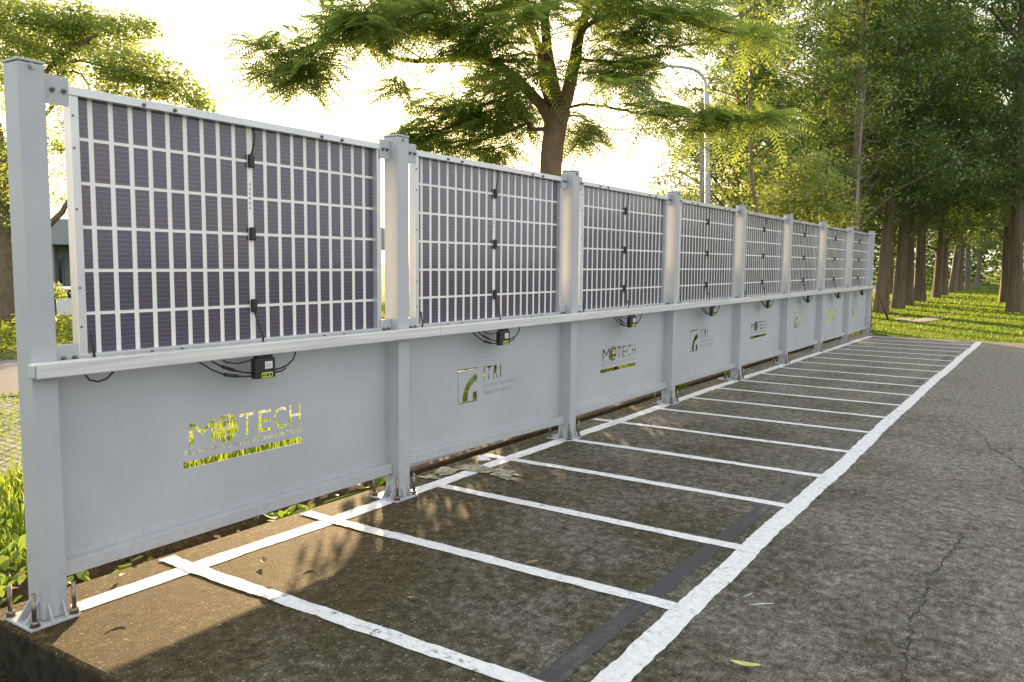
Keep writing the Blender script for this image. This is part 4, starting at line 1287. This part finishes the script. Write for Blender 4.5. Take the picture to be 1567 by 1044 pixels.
def car(loc, rz, label):
    t = tag(empty('parked_car', loc), label, 'car', 'white cars parked before the low building')
    t.rotation_euler = (0, 0, rz)
    prof = [(-2.2, .35), (2.2, .35), (2.25, .75), (1.95, .95), (1.15, 1.02), (.75, 1.38), (-1.6, 1.42), (-2.15, 1.02), (-2.28, .7)]
    def ext(p_, y0, y1):
        n = len(p_); bb = MB()
        bb.add([(x, y0, z) for x, z in p_]+[(x, y1, z) for x, z in p_], [tuple(range(n)), tuple(range(2*n-1, n-1, -1))]+[(i, n+i, n+(i+1) % n, (i+1) % n) for i in range(n)])
        return bb
    obj('body', ext(prof, -.85, .85), 'carwhite', t, .05)
    obj('window', ext([(-1.95, 1.03), (1.0, 1.03), (.70, 1.33), (-1.62, 1.36)], -.862, .862), 'carglass', t)
    for x in (-1.4, 1.4):
        for y in (-.82, .82):
            bb = MB(); bb.tube([(x, y-.1, .33), (x, y+.1, .33)], .33, 18); wl = obj('wheel', bb, 'tyre', t)
            bb = MB(); bb.tube([(x, y-.115, .33), (x, y+.115, .33)], .19, 14); obj('rim', bb, 'galv', wl)
            
    for y in (-.6, .6):
        bb = MB(); bb.box(2.18, 2.262, y-.16, y+.16, .68, .82); obj('headlight', bb, 'tag_white', t, .01)
    bb = MB(); bb.box(-2.285, 2.268, -.7, .7, .38, .52); obj('bumper', bb, 'tyre', t, .02)
q = at(108, 452, 31.0); car((q[0], q[1], -1.07), ang, 'white car glimpsed through the gap between the near post and first panel')
q = at(-26, 452, 33.0); car((q[0], q[1], -1.07), ang+.05, 'white car at the left edge of view behind the near post')

# ------------------------------------------------------------------ lawn odds and ends
b = MB(); a_ = at(1343, 452, 21.5); c_ = (-.567, 22.2, -.12)
b.tube([c_, tuple(a_)], [.030, .024], 8)
tag(obj('wooden_stake', b, 'timber'), 'leaning wooden stake on the lawn beside the last fence post', 'stake')
def slab(x, y, sx, sy, rz, label):
    n = 14; rr = random.Random(int(x*100)+5); v = []
    ring = [(sx*math.copysign(abs(math.cos(t))**.55, math.cos(t))*rr.uniform(.9, 1.08), sy*math.copysign(abs(math.sin(t))**.55, math.sin(t))*rr.uniform(.9, 1.08)) for t in np.linspace(0, 2*PI, n, endpoint=False)]
    b = MB(); b.add([(p_[0], p_[1], -.06) for p_ in ring]+[(p_[0]*.97, p_[1]*.97, .03) for p_ in ring], [tuple(range(n))[::-1], tuple(range(n, 2*n))]+[(i, (i+1) % n, n+(i+1) % n, n+i) for i in range(n)])
    o = obj('paving_stone', b, 'stone'); o.location = (x, y, -.06); o.rotation_euler = (0, 0, rz); tag(o, label, 'stone')
slab(.22, 22.9, .26, 1.2, -.12, 'long pale paving stone lying in the avenue lawn')
slab(-.28, 22.7, .22, .45, .2, 'smaller flat pale stone beside the long paving stone')
# fallen leaves and a scrap of plastic on the slab
def fallen(x, y, L, wd, rz, mat, label, curl=.25, z=.010):
    n = 7; v = []
    for i in range(n+1):
        t = i/n; ww = wd*math.sin(PI*(t*.92+.04))**.8; hz = curl*L*(t-.5)**2*1.6
        v += [(L*(t-.5), -ww, hz+ww*.5), (L*(t-.5), 0, hz), (L*(t-.5), ww, hz+ww*.5)]
    b = MB()
    for i in range(n): b.f += [(3*i, 3*i+3, 3*i+4, 3*i+1), (3*i+1, 3*i+4, 3*i+5, 3*i+2)]; b.sm += [True, True]
    b.v = v
    o = obj('fallen_leaf', b, mat); o.location = (x, y, z); o.rotation_euler = (random.uniform(-.2, .2), random.uniform(-.1, .1), rz)
    tag(o, label, 'leaf', 'fallen leaves on the slab')
fallen(2.269, 1.199, .10, .011, .35, 'dryyellow', 'narrow yellow leaf on the grey concrete right of the thick white line')
fallen(.163, .916, .065, .014, -.5, 'drybrown', 'curled tan leaf lying in the sunlit strip above the first bay line')
fallen(.433, .716, .045, .012, .1, 'drybrown', 'small brown leaf lying on the first white bay line')
fallen(.193, .23, .075, .008, .9, 'drybrown', 'thin dry tan leaf on the mossy concrete near the near post')
fallen(1.168, 1.598, .060, .012, .9, 'drybrown', 'brown leaf touching the second white bay line')
fallen(.35, 1.03, .06, .008, 1.0, 'drybrown', 'dark thin dry leaf at the edge of the sunlit strip')
fallen(.98, .98, .05, .010, .3, 'drybrown', 'dark brown leaf lying in the first shaded bay')
fallen(-.2, .46, .05, .010, 2.3, 'dryyellow', 'pale dry stalk beside the slab edge near the first line')
b = MB()
rr = random.Random(9); n = 9
ring = lambda r, z: [(r*math.cos(2*PI*i/n)*rr.uniform(.7, 1.3), r*.7*math.sin(2*PI*i/n)*rr.uniform(.7, 1.3), z*rr.uniform(.7, 1.2)) for i in range(n)]
r1, r2, r3 = ring(.055, .006), ring(.045, .022), ring(.02, .034)
b.add(r1+r2+r3, [(i, (i+1) % n, n+(i+1) % n, n+i) for i in range(n)]+[(n+i, n+(i+1) % n, 2*n+(i+1) % n, 2*n+i) for i in range(n)]+[tuple(range(2*n, 3*n))])
o = obj('plastic_scrap', b, 'bag'); o.location = (-.156, 3.068, .004); tag(o, 'crumpled scrap of white plastic on the slab by the second sheet', 'litter')
